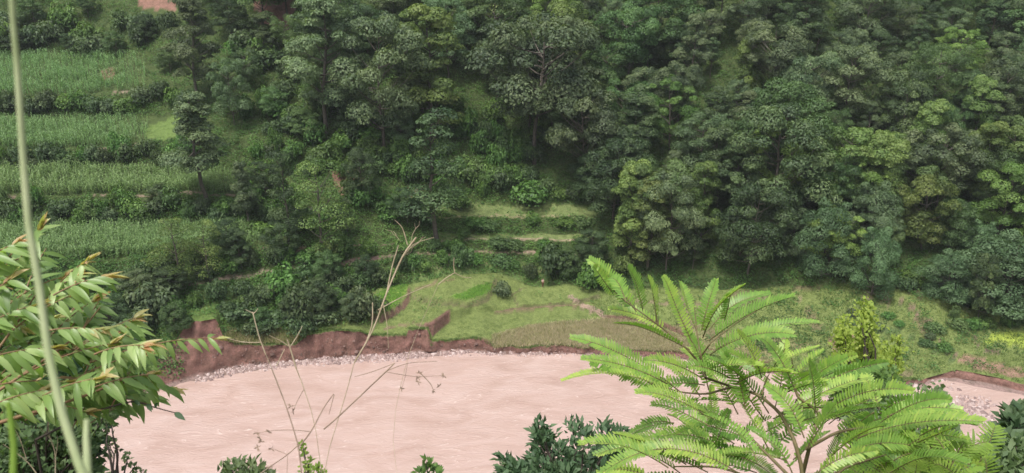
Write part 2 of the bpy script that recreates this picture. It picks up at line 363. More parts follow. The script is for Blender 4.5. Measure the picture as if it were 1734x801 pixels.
q = np.stack([idx[:-1, :-1], idx[:-1, 1:], idx[1:, 1:], idx[1:, :-1]], -1).reshape(-1, 4)
mb.add(GP.reshape(-1, 3), q)
m, nt, out = newmat('hill_ground'); Lk = nt.links.new
at = N(nt, 'ShaderNodeAttribute', attribute_name='ground_colour')
tc = N(nt, 'ShaderNodeTexCoord')
n1 = N(nt, 'ShaderNodeTexNoise'); n1.inputs['Scale'].default_value = .9; n1.inputs['Detail'].default_value = 9; n1.inputs['Roughness'].default_value = .7
n2 = N(nt, 'ShaderNodeTexNoise'); n2.inputs['Scale'].default_value = 4; n2.inputs['Detail'].default_value = 6; n2.inputs['Roughness'].default_value = .75
Lk(tc.outputs['Object'], n1.inputs['Vector']); Lk(tc.outputs['Object'], n2.inputs['Vector'])
r1 = ramp(nt, [(.3, (.62, .66, .6)), (.5, (1, 1, 1)), (.72, (1.35, 1.28, 1.35))]); Lk(n1.outputs[0], r1.inputs[0])
r2 = ramp(nt, [(.3, (.6, .6, .6)), (.7, (1.4, 1.4, 1.4))]); Lk(n2.outputs[0], r2.inputs[0])
a1 = N(nt, 'ShaderNodeMix', data_type='RGBA', blend_type='MULTIPLY'); a1.inputs[0].default_value = 1
a2 = N(nt, 'ShaderNodeMix', data_type='RGBA', blend_type='MULTIPLY'); a2.inputs[0].default_value = .8
Lk(at.outputs['Color'], a1.inputs['A']); Lk(r1.outputs[0], a1.inputs['B']); Lk(a1.outputs['Result'], a2.inputs['A']); Lk(r2.outputs[0], a2.inputs['B'])
p = N(nt, 'ShaderNodeBsdfPrincipled'); p.inputs['Roughness'].default_value = .9; p.inputs['Specular IOR Level'].default_value = .15
Lk(a2.outputs['Result'], p.inputs['Base Color'])
b = N(nt, 'ShaderNodeBump'); b.inputs['Strength'].default_value = .8; b.inputs['Distance'].default_value = .25
Lk(n2.outputs[0], b.inputs['Height']); Lk(b.outputs[0], p.inputs['Normal']); Lk(p.outputs[0], out.inputs[0])
M['ground'] = m
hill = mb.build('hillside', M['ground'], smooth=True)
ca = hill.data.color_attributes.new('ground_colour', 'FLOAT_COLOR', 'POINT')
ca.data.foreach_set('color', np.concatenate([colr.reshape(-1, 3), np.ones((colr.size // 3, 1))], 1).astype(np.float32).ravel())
tag(hill, 'steep terraced hillside and flat river bank across the water', None, kind='structure')

# near slope under the camera: a path shelf, then a steep fall to the water, bed under the river
xs = np.linspace(-190, 190, 150); ys = np.concatenate([np.linspace(-40, 0, 14), np.linspace(1, 75, 60), np.linspace(78, 150, 12)])
X, Y = np.meshgrid(xs, ys)
Z = np.where(Y < 0, 56.25 - np.minimum(Y + 3, 0) * .5, 56.25 - .87 * Y); Z = np.maximum(Z, -2.2)
Z = Z + np.where(Y > .5, (vnoise(X, Y, 4, 21) - .5) * .5, 0) * (Z > -2)
mb = MB(); idx = np.arange(X.size).reshape(X.shape)
mb.add(np.stack([X, Y, Z], -1), np.stack([idx[:-1, :-1], idx[:-1, 1:], idx[1:, 1:], idx[1:, :-1]], -1))
M['nearground'] = solid('near_slope_ground', (.05, .07, .025), (.12, .10, .05), 1.5, bump=.6, dist=.1)
o = mb.build('near_slope', M['nearground'], smooth=True); tag(o, 'steep near bank under the viewer falling to the river', None, kind='structure')

# ------------------------------------------------------------------ river
m, nt, out = newmat('muddy_water'); Lk = nt.links.new
tc = N(nt, 'ShaderNodeTexCoord'); mp = N(nt, 'ShaderNodeMapping'); mp.inputs['Scale'].default_value = (.4, 1.0, 1); mp.inputs['Rotation'].default_value = (0, 0, R(-8))
Lk(tc.outputs['Object'], mp.inputs[0])
n1 = N(nt, 'ShaderNodeTexNoise'); n1.inputs['Scale'].default_value = .28; n1.inputs['Detail'].default_value = 7; n1.inputs['Distortion'].default_value = 1.2
n2 = N(nt, 'ShaderNodeTexNoise'); n2.inputs['Scale'].default_value = .9; n2.inputs['Detail'].default_value = 6; n2.inputs['Distortion'].default_value = 3.0; n2.inputs['Roughness'].default_value = .6
Lk(mp.outputs[0], n1.inputs['Vector']); Lk(mp.outputs[0], n2.inputs['Vector'])
rp = ramp(nt, [(.3, (.37, .258, .22)), (.5, (.42, .303, .264)), (.7, (.455, .34, .303))]); Lk(n1.outputs[0], rp.inputs[0])
p = N(nt, 'ShaderNodeBsdfPrincipled'); p.inputs['Roughness'].default_value = .16; p.inputs['Specular IOR Level'].default_value = .5
foam = ramp(nt, [(.60, (0, 0, 0)), (.72, (1, 1, 1))]); Lk(n2.outputs[0], foam.inputs[0])
mx = N(nt, 'ShaderNodeMix', data_type='RGBA'); mx.inputs['B'].default_value = (.54, .43, .385, 1); Lk(foam.outputs[0], mx.inputs[0]); Lk(rp.outputs[0], mx.inputs['A'])
Lk(mx.outputs['Result'], p.inputs['Base Color'])
b = N(nt, 'ShaderNodeBump'); b.inputs['Strength'].default_value = .5; b.inputs['Distance'].default_value = .35
Lk(n2.outputs[0], b.inputs['Height']); Lk(b.outputs[0], p.inputs['Normal']); Lk(p.outputs[0], out.inputs[0])
M['water'] = m
xs = np.linspace(-260, 260, 240); ys = np.linspace(40, 175, 110); X, Y = np.meshgrid(xs, ys)
Z = (vnoise(X + Y * .3, Y, 3.5, 31) - .5) * .16 + (vnoise(X, Y * 1.5, 1.3, 32) - .5) * .08
mb = MB(); idx = np.arange(X.size).reshape(X.shape)
mb.add(np.stack([X, Y, Z], -1), np.stack([idx[:-1, :-1], idx[:-1, 1:], idx[1:, 1:], idx[1:, :-1]], -1))
o = mb.build('river', M['water'], smooth=True); tag(o, 'broad muddy pink-brown river in flood', None, kind='structure')

# shingle: beach pebbles under the bank and the boulder bar on the right
def pebbles(mb, c, r):
    base = np.array([(1, 0, 0), (0, 1, 0), (-1, 0, 0), (0, -1, 0), (.6, .6, .7), (-.6, .6, .7), (-.6, -.6, .7), (.6, -.6, .7)], float)
    base = np.array([(x, y, z) for z in (-.4, .55) for x, y in ((1, .1), (.1, 1), (-1, -.1), (-.1, -1))], float)
    base[4:, :2] *= .62
    k = len(c); v = base[None] * (r[:, None, None] * rng.uniform(.6, 1.3, (k, 1, 3))) * rng.uniform(.8, 1.2, (k, 8, 1))
    a = rng.uniform(0, 6.28, k); ca_, sa = np.cos(a)[:, None], np.sin(a)[:, None]
    v = np.stack([v[..., 0] * ca_ - v[..., 1] * sa, v[..., 0] * sa + v[..., 1] * ca_, v[..., 2]], -1) + c[:, None]
    fq = np.array([(4, 5, 6, 7), (0, 1, 5, 4), (1, 2, 6, 5), (2, 3, 7, 6), (3, 0, 4, 7)])
    q = (np.arange(k)[:, None, None] * 8 + fq[None]).reshape(-1, 4)
    mb.add(v, q, np.repeat(rng.random(k), 8))
def attrmat(name, cols, rough=.8):
    m, nt, out = newmat(name); at = N(nt, 'ShaderNodeAttribute', attribute_name='tint')
    rp = ramp(nt, [(i / (len(cols) - 1), c) for i, c in enumerate(cols)]); nt.links.new(at.outputs['Fac'], rp.inputs[0])
    p = N(nt, 'ShaderNodeBsdfPrincipled'); p.inputs['Roughness'].default_value = rough
    nt.links.new(rp.outputs[0], p.inputs['Base Color']); nt.links.new(p.outputs[0], out.inputs[0]); return m
M['stone'] = attrmat('river_stone', [(.18, .125, .115), (.28, .20, .185), (.37, .28, .26), (.48, .39, .37)])
u = rng.uniform(330, 1010, 5200); dens = ip([(330, .35), (420, .7), (520, .95), (760, 1), (860, .35), (1010, .2)], u)
u = u[rng.random(len(u)) < dens * np.clip(vnoise(u, u * 0, 22, 43) * 1.8, .25, 1)]
a = ip(C_SHORE, u) + 2; bb = ip(C_FOOT, u) - 1; v = a + (bb - a) * rng.random(len(u))
mb = MB(); c = ground(u, v); c[:, 2] = np.maximum(c[:, 2], 0) + .02; pebbles(mb, c, np.clip(rng.gamma(2.0, .055, len(u)), .03, .42))
o = mb.build('beach_pebbles', M['stone']); tag(o, 'strip of pale pinkish pebbles at the foot of the brown bank', 'pebbles', kind='stuff')
M['clod'] = attrmat('soil_clod', [(.09, .055, .045), (.15, .09, .075), (.21, .135, .115)], .95)
u2 = rng.uniform(300, 1560, 1300); f2 = rng.random(len(u2)) ** 2.2; v2 = ip(C_FOOT, u2) + 1.5 - f2 * (ip(C_FOOT, u2) - ip(C_TOP, u2)) * .8
mb = MB(); pebbles(mb, ground(u2, v2), np.clip(rng.gamma(1.6, .065, len(u2)), .03, .38))
o = mb.build('soil_clods', M['clod']); tag(o, 'fallen clods of red-brown soil along the foot of the eroded bank', 'soil clods', kind='stuff')
u = rng.uniform(1400, 1900, 9000); vc = ip([(1400, 690), (1560, 690), (1640, 705), (1734, 745), (1900, 830)], u)
v = vc + rng.normal(0, 1, len(u)) * ip([(1400, 12), (1600, 22), (1734, 26), (1900, 28)], u)
d = ray(u, v); c = d * (-CAM_H / d[:, 2])[:, None] + [0, 0, CAM_H]
keep = vnoise(c[:, 0], c[:, 1] * 2, 3, 41) > .5; c = c[keep]
mb = MB(); pebbles(mb, c + [0, 0, .05], rng.gamma(2.2, .07, len(c)) + .05)
o = mb.build('boulder_bar', M['stone']); tag(o, 'shallow bar of pale boulders breaking the river on the right', 'boulders', kind='stuff')

# ------------------------------------------------------------------ helpers for vegetation
gr = np.random.default_rng(11)
def hfor(u, vb, vt):
    """height of a thing standing at pixel (u, vb) whose top shows at row vt"""
    g = ground([u], [vb])[0]; d = ray(u, vt); t = g[1] / d[1]
    return g, CAM_H + d[2] * t - g[2], g[1] / (F * ray(u, vb)[1])      # base, height, metres per pixel
def clump(mb, c, r, nleaf, L, tint, flat=.6, g=gr, lo=-.25):
    z = g.uniform(lo, 1, nleaf); a = g.uniform(0, 6.283, nleaf); s = np.sqrt(1 - np.clip(z, -1, 1) ** 2)
    dirs = np.stack([s * np.cos(a), s * np.sin(a), z], 1)
    rad = r * g.uniform(.55, 1.08, nleaf) ** .6
    pos = c + dirs * rad[:, None] * [1, 1, flat]
    nn = nrm(dirs * 1.1 + [0, 0, .45] + g.normal(0, .34, (nleaf, 3)))
    dd = nrm(dirs * [1, 1, -.1] + g.normal(0, .7, (nleaf, 3)))
    dd = nrm(dd - nn * (dd * nn).sum(1, keepdims=True))
    LL = L * g.uniform(.6, 1.35, nleaf)
    leafquads(mb, pos - dd * LL[:, None] * .5, dd, nn, LL, LL * .58, np.clip(tint + g.normal(0, .2, nleaf), 0, 1))
def tree_proto(seed, H, Rad, base, kind, nc, nleaf, L, rc, lean=0.0):
    g = np.random.default_rng(seed); tr = MB(); cr = MB()
    ph = np.linspace(0, H * .93, 9); wob_ = np.cumsum(g.normal(0, H * .008, (9, 2)), 0)
    tp = np.stack([wob_[:, 0] + lean * ph, wob_[:, 1], ph], 1); tp[0, :2] = 0; tp[:, 2] -= .3
    r0 = .012 * H + .04
    tube(tr, tp, np.linspace(r0, r0 * .22, 9), 7)
    at = lambda h: np.array([np.interp(h, ph, tp[:, i]) for i in range(3)])
    for i in range(nc):
        f = (i + g.random()) / nc; h = H * (base + (1 - base) * f)
        if kind == 'round': prof = math.sqrt(max(0.02, 1 - (2 * f - .9) ** 2 / 1.25))
        elif kind == 'tall': prof = (.5 + .6 * math.sin(f * 9 + seed)) * .35 + .65 * math.sin(math.pi * min(1, .25 + f * .8))
        elif kind == 'umbrella': prof = .25 + .85 * f ** .6 * (1.15 - f * f * .6)
        else: prof = math.sin(math.pi * (.15 + .8 * f)) ** .7
        a = i * 2.39996 + g.normal(0, .35); rr = Rad * prof * g.uniform(.35, 1.05) ** .6
        c = at(h) + [rr * math.cos(a), rr * math.sin(a), g.normal(0, .04 * H)]
        rcl = rc * 1.22 * g.uniform(.6, 1.3) * (1.05 - .3 * f)
        s = at(max(H * base * .7, h - rr * g.uniform(.45, .9)))
        if rr > .3 * Rad: 
            q = curve3(s, c - [0, 0, .2 * rcl], -.06, 5); tube(tr, q, np.linspace(r0 * .36, r0 * .1, 5), 5)
        tint = g.uniform(.1, .9)
        clump(cr, c, rcl, int(nleaf * (rcl / rc) ** 1.6), L, tint, .72 if kind != 'weep' else .95, g)
        for _ in range(2):     # satellites break the outline
            o = g.normal(0, 1, 3); o = o / np.linalg.norm(o) * rcl * g.uniform(.8, 1.25) * [1, 1, .55]
            clump(cr, c + o, rcl * .42, int(nleaf * .28), L * .9, min(1, tint + .08), .7, g)
    return tr, cr
# (height, crown radius, where the crown starts, form, clumps, leaves per clump, leaf, clump radius, material)
SPEC = [
 ('round', 11, 4.4, .30, 'round', 46, 150, .34, 1.25, 'dark'), ('round', 12, 4.0, .28, 'round', 44, 150, .34, 1.2, 'grey'),
 ('round', 10, 4.2, .25, 'round', 42, 150, .34, 1.25, 'mid'), ('spread', 12, 5.4, .40, 'umbrella', 52, 140, .36, 1.25, 'grey'),
 ('spread', 11, 5.0, .42, 'umbrella', 46, 140, .36, 1.2, 'mid'), ('tall', 15, 3.2, .30, 'tall', 44, 140, .33, 1.05, 'grey'),
 ('tall', 14, 2.9, .25, 'tall', 40, 140, .33, 1.05, 'dark'), ('tall', 13, 2.6, .2, 'tall', 40, 130, .33, .95, 'yel'),
 ('round', 10, 3.8, .25, 'round', 40, 150, .34, 1.15, 'yel'), ('round', 9, 3.9, .12, 'weep', 42, 170, .30, 1.15, 'pale'),
 ('spread', 11, 4.8, .38, 'umbrella', 44, 130, .36, 1.25, 'dark'), ('round', 11, 4.0, .3, 'round', 42, 140, .34, 1.2, 'pale'),
 ('slim', 13, 1.9, .34, 'tall', 52, 120, .28, .85, 'grey'), ('slim', 12, 1.6, .28, 'tall', 28, 90, .26, .8, 'dark'),
 ('sparse', 9, 2.2, .15, 'round', 30, 60, .24, .85, 'yel'),
 ('round', 12, 4.4, .3, 'round', 44, 150, .34, 1.1, 'lite'), ('spread', 13, 5.6, .5, 'umbrella', 50, 150, .30, 1.45, 'mid'), ('tall', 16, 2.7, .45, 'round', 40, 140, .36, 1.0, 'dark')]
PROTO = []
for i, (form, H, Rd, bs, kd, nc, nl, L, rc, mt) in enumerate(SPEC):
    tr, cr = tree_proto(100 + i, H, Rd, bs, kd, int(nc * .72), int(nl * 2.4), L * .74, rc, lean=.03 * ((i % 3) - 1))
    PROTO.append((form, H, Rd, mt, tr.mesh('trunk', M['bark'], True), cr.mesh('crown', M[mt])))
CW = {'lite': 'bright yellow-green', 'dark': 'dark green', 'grey': 'grey-green', 'mid': 'fresh green', 'yel': 'yellowish green', 'pale': 'pale bluish green'}
ORD = ['first', 'second', 'third', 'fourth', 'fifth', 'sixth', 'seventh', 'eighth', 'ninth', 'tenth', 'eleventh', 'twelfth', 'thirteenth', 'fourteenth', 'fifteenth', 'sixteenth', 'seventeenth', 'eighteenth', 'nineteenth', 'twentieth']
for tens, th in (('twenty', 'twentieth'), ('thirty', 'thirtieth'), ('forty', 'fortieth'), ('fifty', 'fiftieth')):
    ORD += ([th] if tens != 'twenty' else []) + [tens + '-' + x for x in ORD[:9]]
placed = []
def put_tree(pi, u, vb, h, label=None, name='broadleaf_tree', wide=1.0, group=None, rz=None):
    form, H, Rd, mt, tm, cm = PROTO[pi]; g = ground([u], [vb])[0]
    e = empty(name, g - [0, 0, .25], rz=random.uniform(0, 6.28) if rz is None else rz); s = h / H
    e.scale = (s * wide, s * wide, s); e['category'] = 'tree'
    if group: e['group'] = group
    link('trunk', tm, e); link('crown', cm, e)
    if label: e['label'] = label
    else:
        pu, pv_ = proj(g + [0, 0, h * .65]); placed.append((e, float(pu), float(pv_), form, mt))
    return e
# --- trees one can single out in the photograph: (prototype, u, base v, top v, width scale, label)
KEY = [
 (12, 352, 345, 148, 1.3, 'slender grey-green tree with bare lower trunk standing alone between the maize terraces'),
 (5, 335, 185, -25, 1.0, 'tall grey-green tree at the top right of the uppermost maize terrace'),
 (11, 398, 215, 98, .75, 'pale rounded tree just right of the tall trees above the maize terraces'),
 (13, 488, 425, 252, .9, 'thin dark tree with small crown, between the maize terraces and the red scar'),
 (13, 742, 410, 182, 1.3, 'tall dark slim tree standing over the middle grassy terraces'),
 (0, 616, 345, 248, .72, 'small round dark tree right beside the red soil scar'),
 (5, 548, 235, -30, 1.1, 'very tall grey-green tree near the top, directly above the red soil scar'),
 (1, 650, 255, 20, .85, 'large grey-green tree with layered crown right of the very tall one'),
 (7, 735, 240, -5, 1.1, 'tall pale-topped tree with long crown, above the slim dark one'),
 (3, 905, 280, 18, 1.05, 'huge spreading pale grey-green tree, the widest crown of the upper middle'),
 (3, 985, 330, 140, .85, 'layered spreading grey-green tree hanging below the widest crown'),
 (4, 1062, 160, 5, .85, 'light topped spreading tree on thin leaning trunk at the upper middle'),
 (7, 1066, 440, 262, .95, 'upright olive tree at the forest edge above the mid yellow bush'),
 (1, 1128, 465, 288, .75, 'big rounded grey tree standing at the front edge of the forest'),
 (7, 1185, 430, 262, .8, 'slim upright pale tree right behind the rounded grey one at the forest front'),
 (0, 1310, 385, 178, 1.0, 'massive dark dome-shaped tree, largest crown of the right-hand forest'),
 (7, 1635, 290, 120, .9, 'tall yellow-green column-shaped tree high in the right-hand forest'),
 (14, 545, 430, 262, 1.0, 'thin olive see-through tree between the maize terraces and grassy terraces'),
 (14, 306, 475, 365, 1.2, 'sparse olive tree rising from the right end of the lowest maize field'),
 (14, 356, 478, 368, 1.0, 'narrow sparse tree right beside the olive one below the maize fields'),
 (12, 425, 395, 270, .9, 'small grey tree with thin crown right of the third maize field'),
 (0, 1655, 545, 430, .5, 'low dark tree at the right forest foot beside the bamboo')]
for pi, u, vb, vt, wd, lab in KEY:
    g, h, mpp = hfor(u, vb, vt); put_tree(pi, u, vb, h, lab, wide=wd, group='single trees on the slope')
# bamboo-like pale drooping clumps
for u, vb, vt, wd, lab in [(1470, 425, 308, .75, 'pale arching bamboo clump, uppermost of the pale clumps at the forest foot'), (1390, 470, 338, .7, 'pale drooping bamboo clump behind the feathery shrub top'),
      (1340, 430, 345, .8, 'fresh pale bamboo clump left of the uppermost arching clump'), (1700, 520, 398, 1.25, 'wide pale bamboo clump above the bright field at the right edge'),
      (1650, 440, 372, .9, 'small pale bamboo clump just above the wide one at the right edge'), (1475, 500, 385, .6, 'narrow pale bamboo clump right at the flat ground behind the feathery shrub'),
      (1600, 505, 425, 1.0, 'olive leafy clump left of the wide pale bamboo at right')]:
    g, h, mpp = hfor(u, vb, vt); put_tree(9, u, vb, h, lab, name='bamboo_clump', wide=wd * 1.1, group='bamboo clumps at the forest foot')['category'] = 'bamboo'
# --- the forest
keyuv = [(k[1], k[2] - 8) for k in KEY]
def limit(u):   # lowest base row of the forest at column u
    return ip([(-100, 30), (200, 45), (300, 60), (440, 70), (500, 140), (620, 175), (760, 180), (820, 185), (880, 250), (950, 310), (1010, 385), (1050, 452), (1150, 470), (1300, 480), (1420, 470), (1500, 462), (1560, 450), (1640, 455), (1734, 470), (1850, 490)], u)
spots = []
fr = np.random.default_rng(5)
row = -70
while row < 500:
    sp = 62 + (row + 70) * .02
    for u in np.arange(-60 + (int(row) % 2) * 25 + fr.uniform(0, sp), 1810, sp):
        uu_ = u + fr.normal(0, 12); vv = row + fr.normal(0, 9)
        if vv > limit(uu_): continue
        if uu_ < 480 and vv > -10 and fr.random() < .5: continue
        if min(math.hypot((uu_ - a) / 1.2, vv - b) for a, b in keyuv) < 24: continue
        spots.append((uu_, vv))
    row += 41
spots.sort(key=lambda p: -p[1]); print('forest', len(spots)); spots = spots[:232]; print('used', len(spots), min(p[1] for p in spots))
for u, v in spots:
    yl = vnoise(np.array(u), np.array(v), 130, 51) + .25 * fr.normal()
    right = u > 1250
    if yl > .66: pi = int(fr.choice([8, 7, 2, 4, 8, 15]))
    elif yl > .45: pi = int(fr.choice([2, 4, 1, 11, 3, 16, 15]))
    else: pi = int(fr.choice([0, 1, 10, 6, 0, 5, 3, 17, 16]))
    h = 8.6 + 9.5 * fr.random() ** 1.7 * (1.12 if pi in (5, 6, 7, 17) else 1) * ip([(0, .8), (450, 1.1), (1100, 1.05), (1700, .88)], u)
    put_tree(pi, u, v, h, wide=fr.uniform(.78, 1.08), group='trees of the hillside forest')
# middle-sized trees standing among the shrubs left of the forest
for u, v, pi, h in [(200, 92, 2, 5), (120, 88, 0, 4.5), (30, 90, 0, 6), (60, 40, 2, 6), (150, 30, 4, 6), (250, 70, 0, 6), (290, 120, 2, 5), (330, 60, 6, 10), (395, 70, 0, 10), (420, 150, 10, 8), (450, 110, 6, 11), (470, 200, 2, 6), (515, 235, 2, 6), 
    (600, 235, 0, 7), (680, 245, 11, 7), (700, 200, 1, 12), (450, 330, 0, 6), (520, 390, 2, 5), (590, 400, 6, 7), (690, 375, 0, 6.5), (560, 470, 2, 5), (480, 440, 0, 7),
    (620, 480, 0, 5), (410, 455, 6, 7), (385, 430, 0, 6), (270, 350, 0, 4), (960, 470, 2, 5.5), (1000, 450, 0, 7), (540, 540, 0, 6.5), (500, 545, 0, 5), (600, 545, 1, 5), (440, 560, 2, 4), (290, 500, 0, 5), (240, 520, 1, 6), (300, 570, 2, 5), (190, 560, 0, 6), (120, 560, 0, 6), (60, 600, 2, 6), (230, 620, 1, 5)]:
    put_tree(pi, u, v, h, wide=fr.uniform(.9, 1.35), group='small trees among the terraces')
# labels: which sector, which band, which place in it
def sector(u):
    return 'above the maize fields' if u < 470 else 'above the red scar' if u < 700 else 'left of the widest crown' if u < 850 else 'around the widest crown' if u < 1060 else 'in mid forest' if u < 1250 else 'around the dark dome' if u < 1440 else 'in right forest' if u < 1600 else 'at far right'
def band(v): return 'topmost row' if v < 20 else 'upper row' if v < 90 else 'third row down' if v < 165 else 'middle row' if v < 240 else 'fifth row down' if v < 320 else 'low row' if v < 395 else 'bottom row'
cells = {}
for t in placed: cells.setdefault((sector(t[1]), band(t[2])), []).append(t)
FW = {'round': 'round-crowned', 'spread': 'spreading', 'tall': 'tall', 'slim': 'slim', 'sparse': 'sparse'}
for (s_, b_), L_ in cells.items():
    L_.sort(key=lambda t: t[1])
    for i, t in enumerate(L_):
        t[0]['label'] = f"{CW[t[4]]} {FW[t[3]]} tree, {ORD[i]} from left, {b_} {s_}"

# --- shrubs on the terraces, risers and river bank
def shrub_mesh(seed, mt, nc=11, nl=70, L=.26, tall=1.0):
    g = np.random.default_rng(seed); mb = MB(); st = MB()
    for i in range(nc):
        a = i * 2.4; r = .75 * math.sqrt((i + .5) / nc) * g.uniform(.8, 1.15); z = (1.0 - .55 * r * r) * tall * g.uniform(.45, 1.0)
        c = np.array([r * math.cos(a), r * math.sin(a), z]); tube(mb, curve3((c[0] * .15, c[1] * .15, -.3), c, 0, 4), np.linspace(.035, .015, 4), 4, .0)
        clump(mb, c, g.uniform(.3, .5), nl, L, g.uniform(.25, .8), .8, g)
        clump(mb, c * [1, 1, .5], .45, int(nl * .5), L, g.uniform(.2, .6), .8, g)
    return mb.mesh('shrub', M[mt])
SH = [(mt, shrub_mesh(300 + i, mt, 11, 70, .17, tl)) for i, (mt, tl) in enumerate([('bush', 1.0), ('bush', 1.2), ('mid', 1.0), ('dark', 1.1), ('grey', 1.0), ('yel', 1.0), ('dark', .85)])]
CW2 = {'bush': 'green', 'dark': 'dark green', 'grey': 'grey-green', 'mid': 'fresh green', 'yel': 'yellow-green', 'pale': 'pale'}
shr = []
def put_shrub(k, u, vb, wpx, hpx, label=None, group='shrubs on the terraced slope'):
    if label is None: wpx *= 1.15; hpx *= 1.2
    g = ground([u], [vb])[0]; mpp = g[1] / (F * ray(u, vb)[1])
    o = link('shrub', SH[k][1]); o.location = g - [0, 0, .1]; o.rotation_euler = (0, 0, random.uniform(0, 6.28))
    o.scale = (wpx * mpp / 2.3, wpx * mpp / 2.3, hpx * mpp / 1.25); o['category'] = 'shrub'; o['group'] = group
    if label: o['label'] = label
    else: shr.append((o, u, vb - hpx / 2, SH[k][0]))
    return o
for k, u, vb, wd, ht, lab in [
   (5, 555, 436, 50, 40, 'bright yellow-green round bush beside the soil path, left of the dead branches'), (5, 1057, 462, 42, 38, 'yellow-green bush at the foot of the olive tree, forest edge'),
   (4, 262, 542, 100, 72, 'wide grey-green bush below the lowest maize field, above the reddish scar'), (2, 778, 455, 38, 46, 'fresh green round bush just above the upper paddy patch'),
   (0, 785, 402, 34, 24, 'bright round bush at the left end of the lower grassy terrace'), (3, 520, 540, 85, 76, 'big dark bush hanging above the middle of the brown bank'),
   (3, 940, 468, 70, 66, 'dark bush mass behind the person on the terrace'), (2, 1615, 540, 20, 28, 'tiny dark round bush alone on the right grassy slope'),
   (4, 850, 500, 42, 26, 'dark bush right of the upper bright paddy patch'), (4, 612, 540, 62, 62, 'greyish bush above the brown bank left of the lower paddy patch'),
   (0, 895, 340, 90, 40, 'broad green bush on the slope above the upper grassy terrace'), (0, 1000, 490, 60, 50, 'leafy bush at the forest foot left of the yellow-green one'),
   (4, 228, 575, 80, 50, 'grey bush low on the bank just right of the copper-tipped shrub'), (0, 480, 500, 80, 60, 'green bush just below the bend of the soil path')]:
    put_shrub(k, u, vb, wd, ht, lab)
sr = np.random.default_rng(21)
def strip(u0, u1, va, vb_, n, wr=(26, 46), hr=(20, 36), ks=(0, 1, 2, 3, 3, 6, 4)):
    for i in range(n):
        u = u0 + (u1 - u0) * (i + sr.random()) / n; v = sr.uniform(*sorted((ip(va, u), ip(vb_, u))))
        put_shrub(int(sr.choice(ks)), u, v, sr.uniform(*wr), sr.uniform(*hr))
off = lambda c, d: [(a, b + d) for a, b in c]
strip(-20, 300, off(C_F1, 14), off(C_B2, -10), 16); strip(-20, 320, off(C_F2, 14), off(C_B3, -6), 16); strip(-20, 470, off(C_F3, 14), off(C_B4, -4), 30)
strip(120, 640, off(C_F4, 14), off(C_P5, -4), 16, ks=(0, 1, 3, 3, 6)); strip(230, 690, off(C_P5, 20), off(C_HILL, 20), 20)
strip(650, 1010, off(C_F3, 12), off(C_B4, -8), 7, hr=(12, 20), ks=(0, 1, 2)); strip(660, 1000, off(C_F4, 12), off(C_P5, -8), 7, hr=(12, 20), ks=(0, 1, 2)); strip(690, 1010, off(C_P5, 14), off(C_HILL, -14), 12, hr=(14, 28), ks=(0, 1, 2, 3))
strip(430, 1000, [(430, 235), (620, 235), (760, 270), (1000, 340)], [(430, 290), (620, 300), (1000, 350)], 26, hr=(16, 30), ks=(0, 0, 1, 2, 3))
strip(440, 900, [(440, 250), (900, 290)], [(440, 400), (700, 370), (900, 325)], 40, wr=(24, 52), hr=(18, 40), ks=(0, 1, 2, 0, 1, 3, 1))
strip(740, 930, [(740, 175), (930, 220)], [(740, 260), (930, 300)], 18, wr=(26, 50), hr=(18, 38), ks=(0, 1, 2, 1, 3))
strip(400, 640, [(400, 80), (640, 200)], [(330, 250), (640, 260)], 26, wr=(30, 60), hr=(22, 44), ks=(0, 1, 3, 3, 6, 2))
strip(-20, 330, [(0, 30), (330, 30)], [(0, 90), (330, 95)], 12, wr=(34, 60), hr=(26, 44)); strip(440, 720, [(440, 150), (720, 225)], [(440, 215), (720, 245)], 8, ks=(0, 1))
strip(390, 640, off(C_S2, -2), off(C_HILL, 14), 12, wr=(36, 66), ks=(0, 1, 3, 3, 6))
strip(1440, 1760, [(1440, 482), (1560, 475), (1650, 500), (1760, 530)], [(1440, 492), (1560, 490), (1650, 516), (1760, 542)], 10, hr=(18, 34))
strip(1580, 1780, [(1580, 560), (1680, 548), (1780, 548)], [(1580, 564), (1680, 552), (1780, 552)], 9, wr=(26, 36), hr=(13, 18), ks=(1, 2, 0))
strip(1420, 1620, [(1420, 520), (1500, 510), (1620, 590)], [(1420, 560), (1500, 560), (1620, 615)], 8, wr=(22, 34), hr=(8, 12), ks=(4, 0, 2))
def ssec(u, v):
    if u > 1300: return 'on the right grassy slope' if v > 505 else 'at the right forest foot'
    if u < 470 and v < 100: return 'above the top maize field'
    if u < 480 and v < 205: return 'below the top maize field'
    if u < 480 and v < 300: return 'below the second maize field'
    if u < 480 and v < 395: return 'below the third maize field'
    if v < 240: return 'on the upper slope left of the red scar' if u < 590 else 'on the upper slope right of the red scar'
    if v < 300: return 'on the middle slope left of the slim tree' if u < 740 else 'on the middle slope right of the slim tree'
    if v < 345: return 'level with the red scar on its left' if u < 590 else 'level with the red scar on its right'
    if v < 400: return 'above the upper terrace lip, left half' if u < 700 else 'above the upper terrace lip, right half'
    if v < 440: return 'just above the long soil path'
    if v < 492: return 'just below the long soil path'
    return 'along the top of the brown bank' 
cells = {}
for t in shr: cells.setdefault(ssec(t[1], t[2]), []).append(t)
for s_, L_ in cells.items():
    L_.sort(key=lambda t: t[1])
    for i, t in enumerate(L_): t[0]['label'] = f"{CW2[t[3]]} shrub, {ORD[i]} from left {s_}"

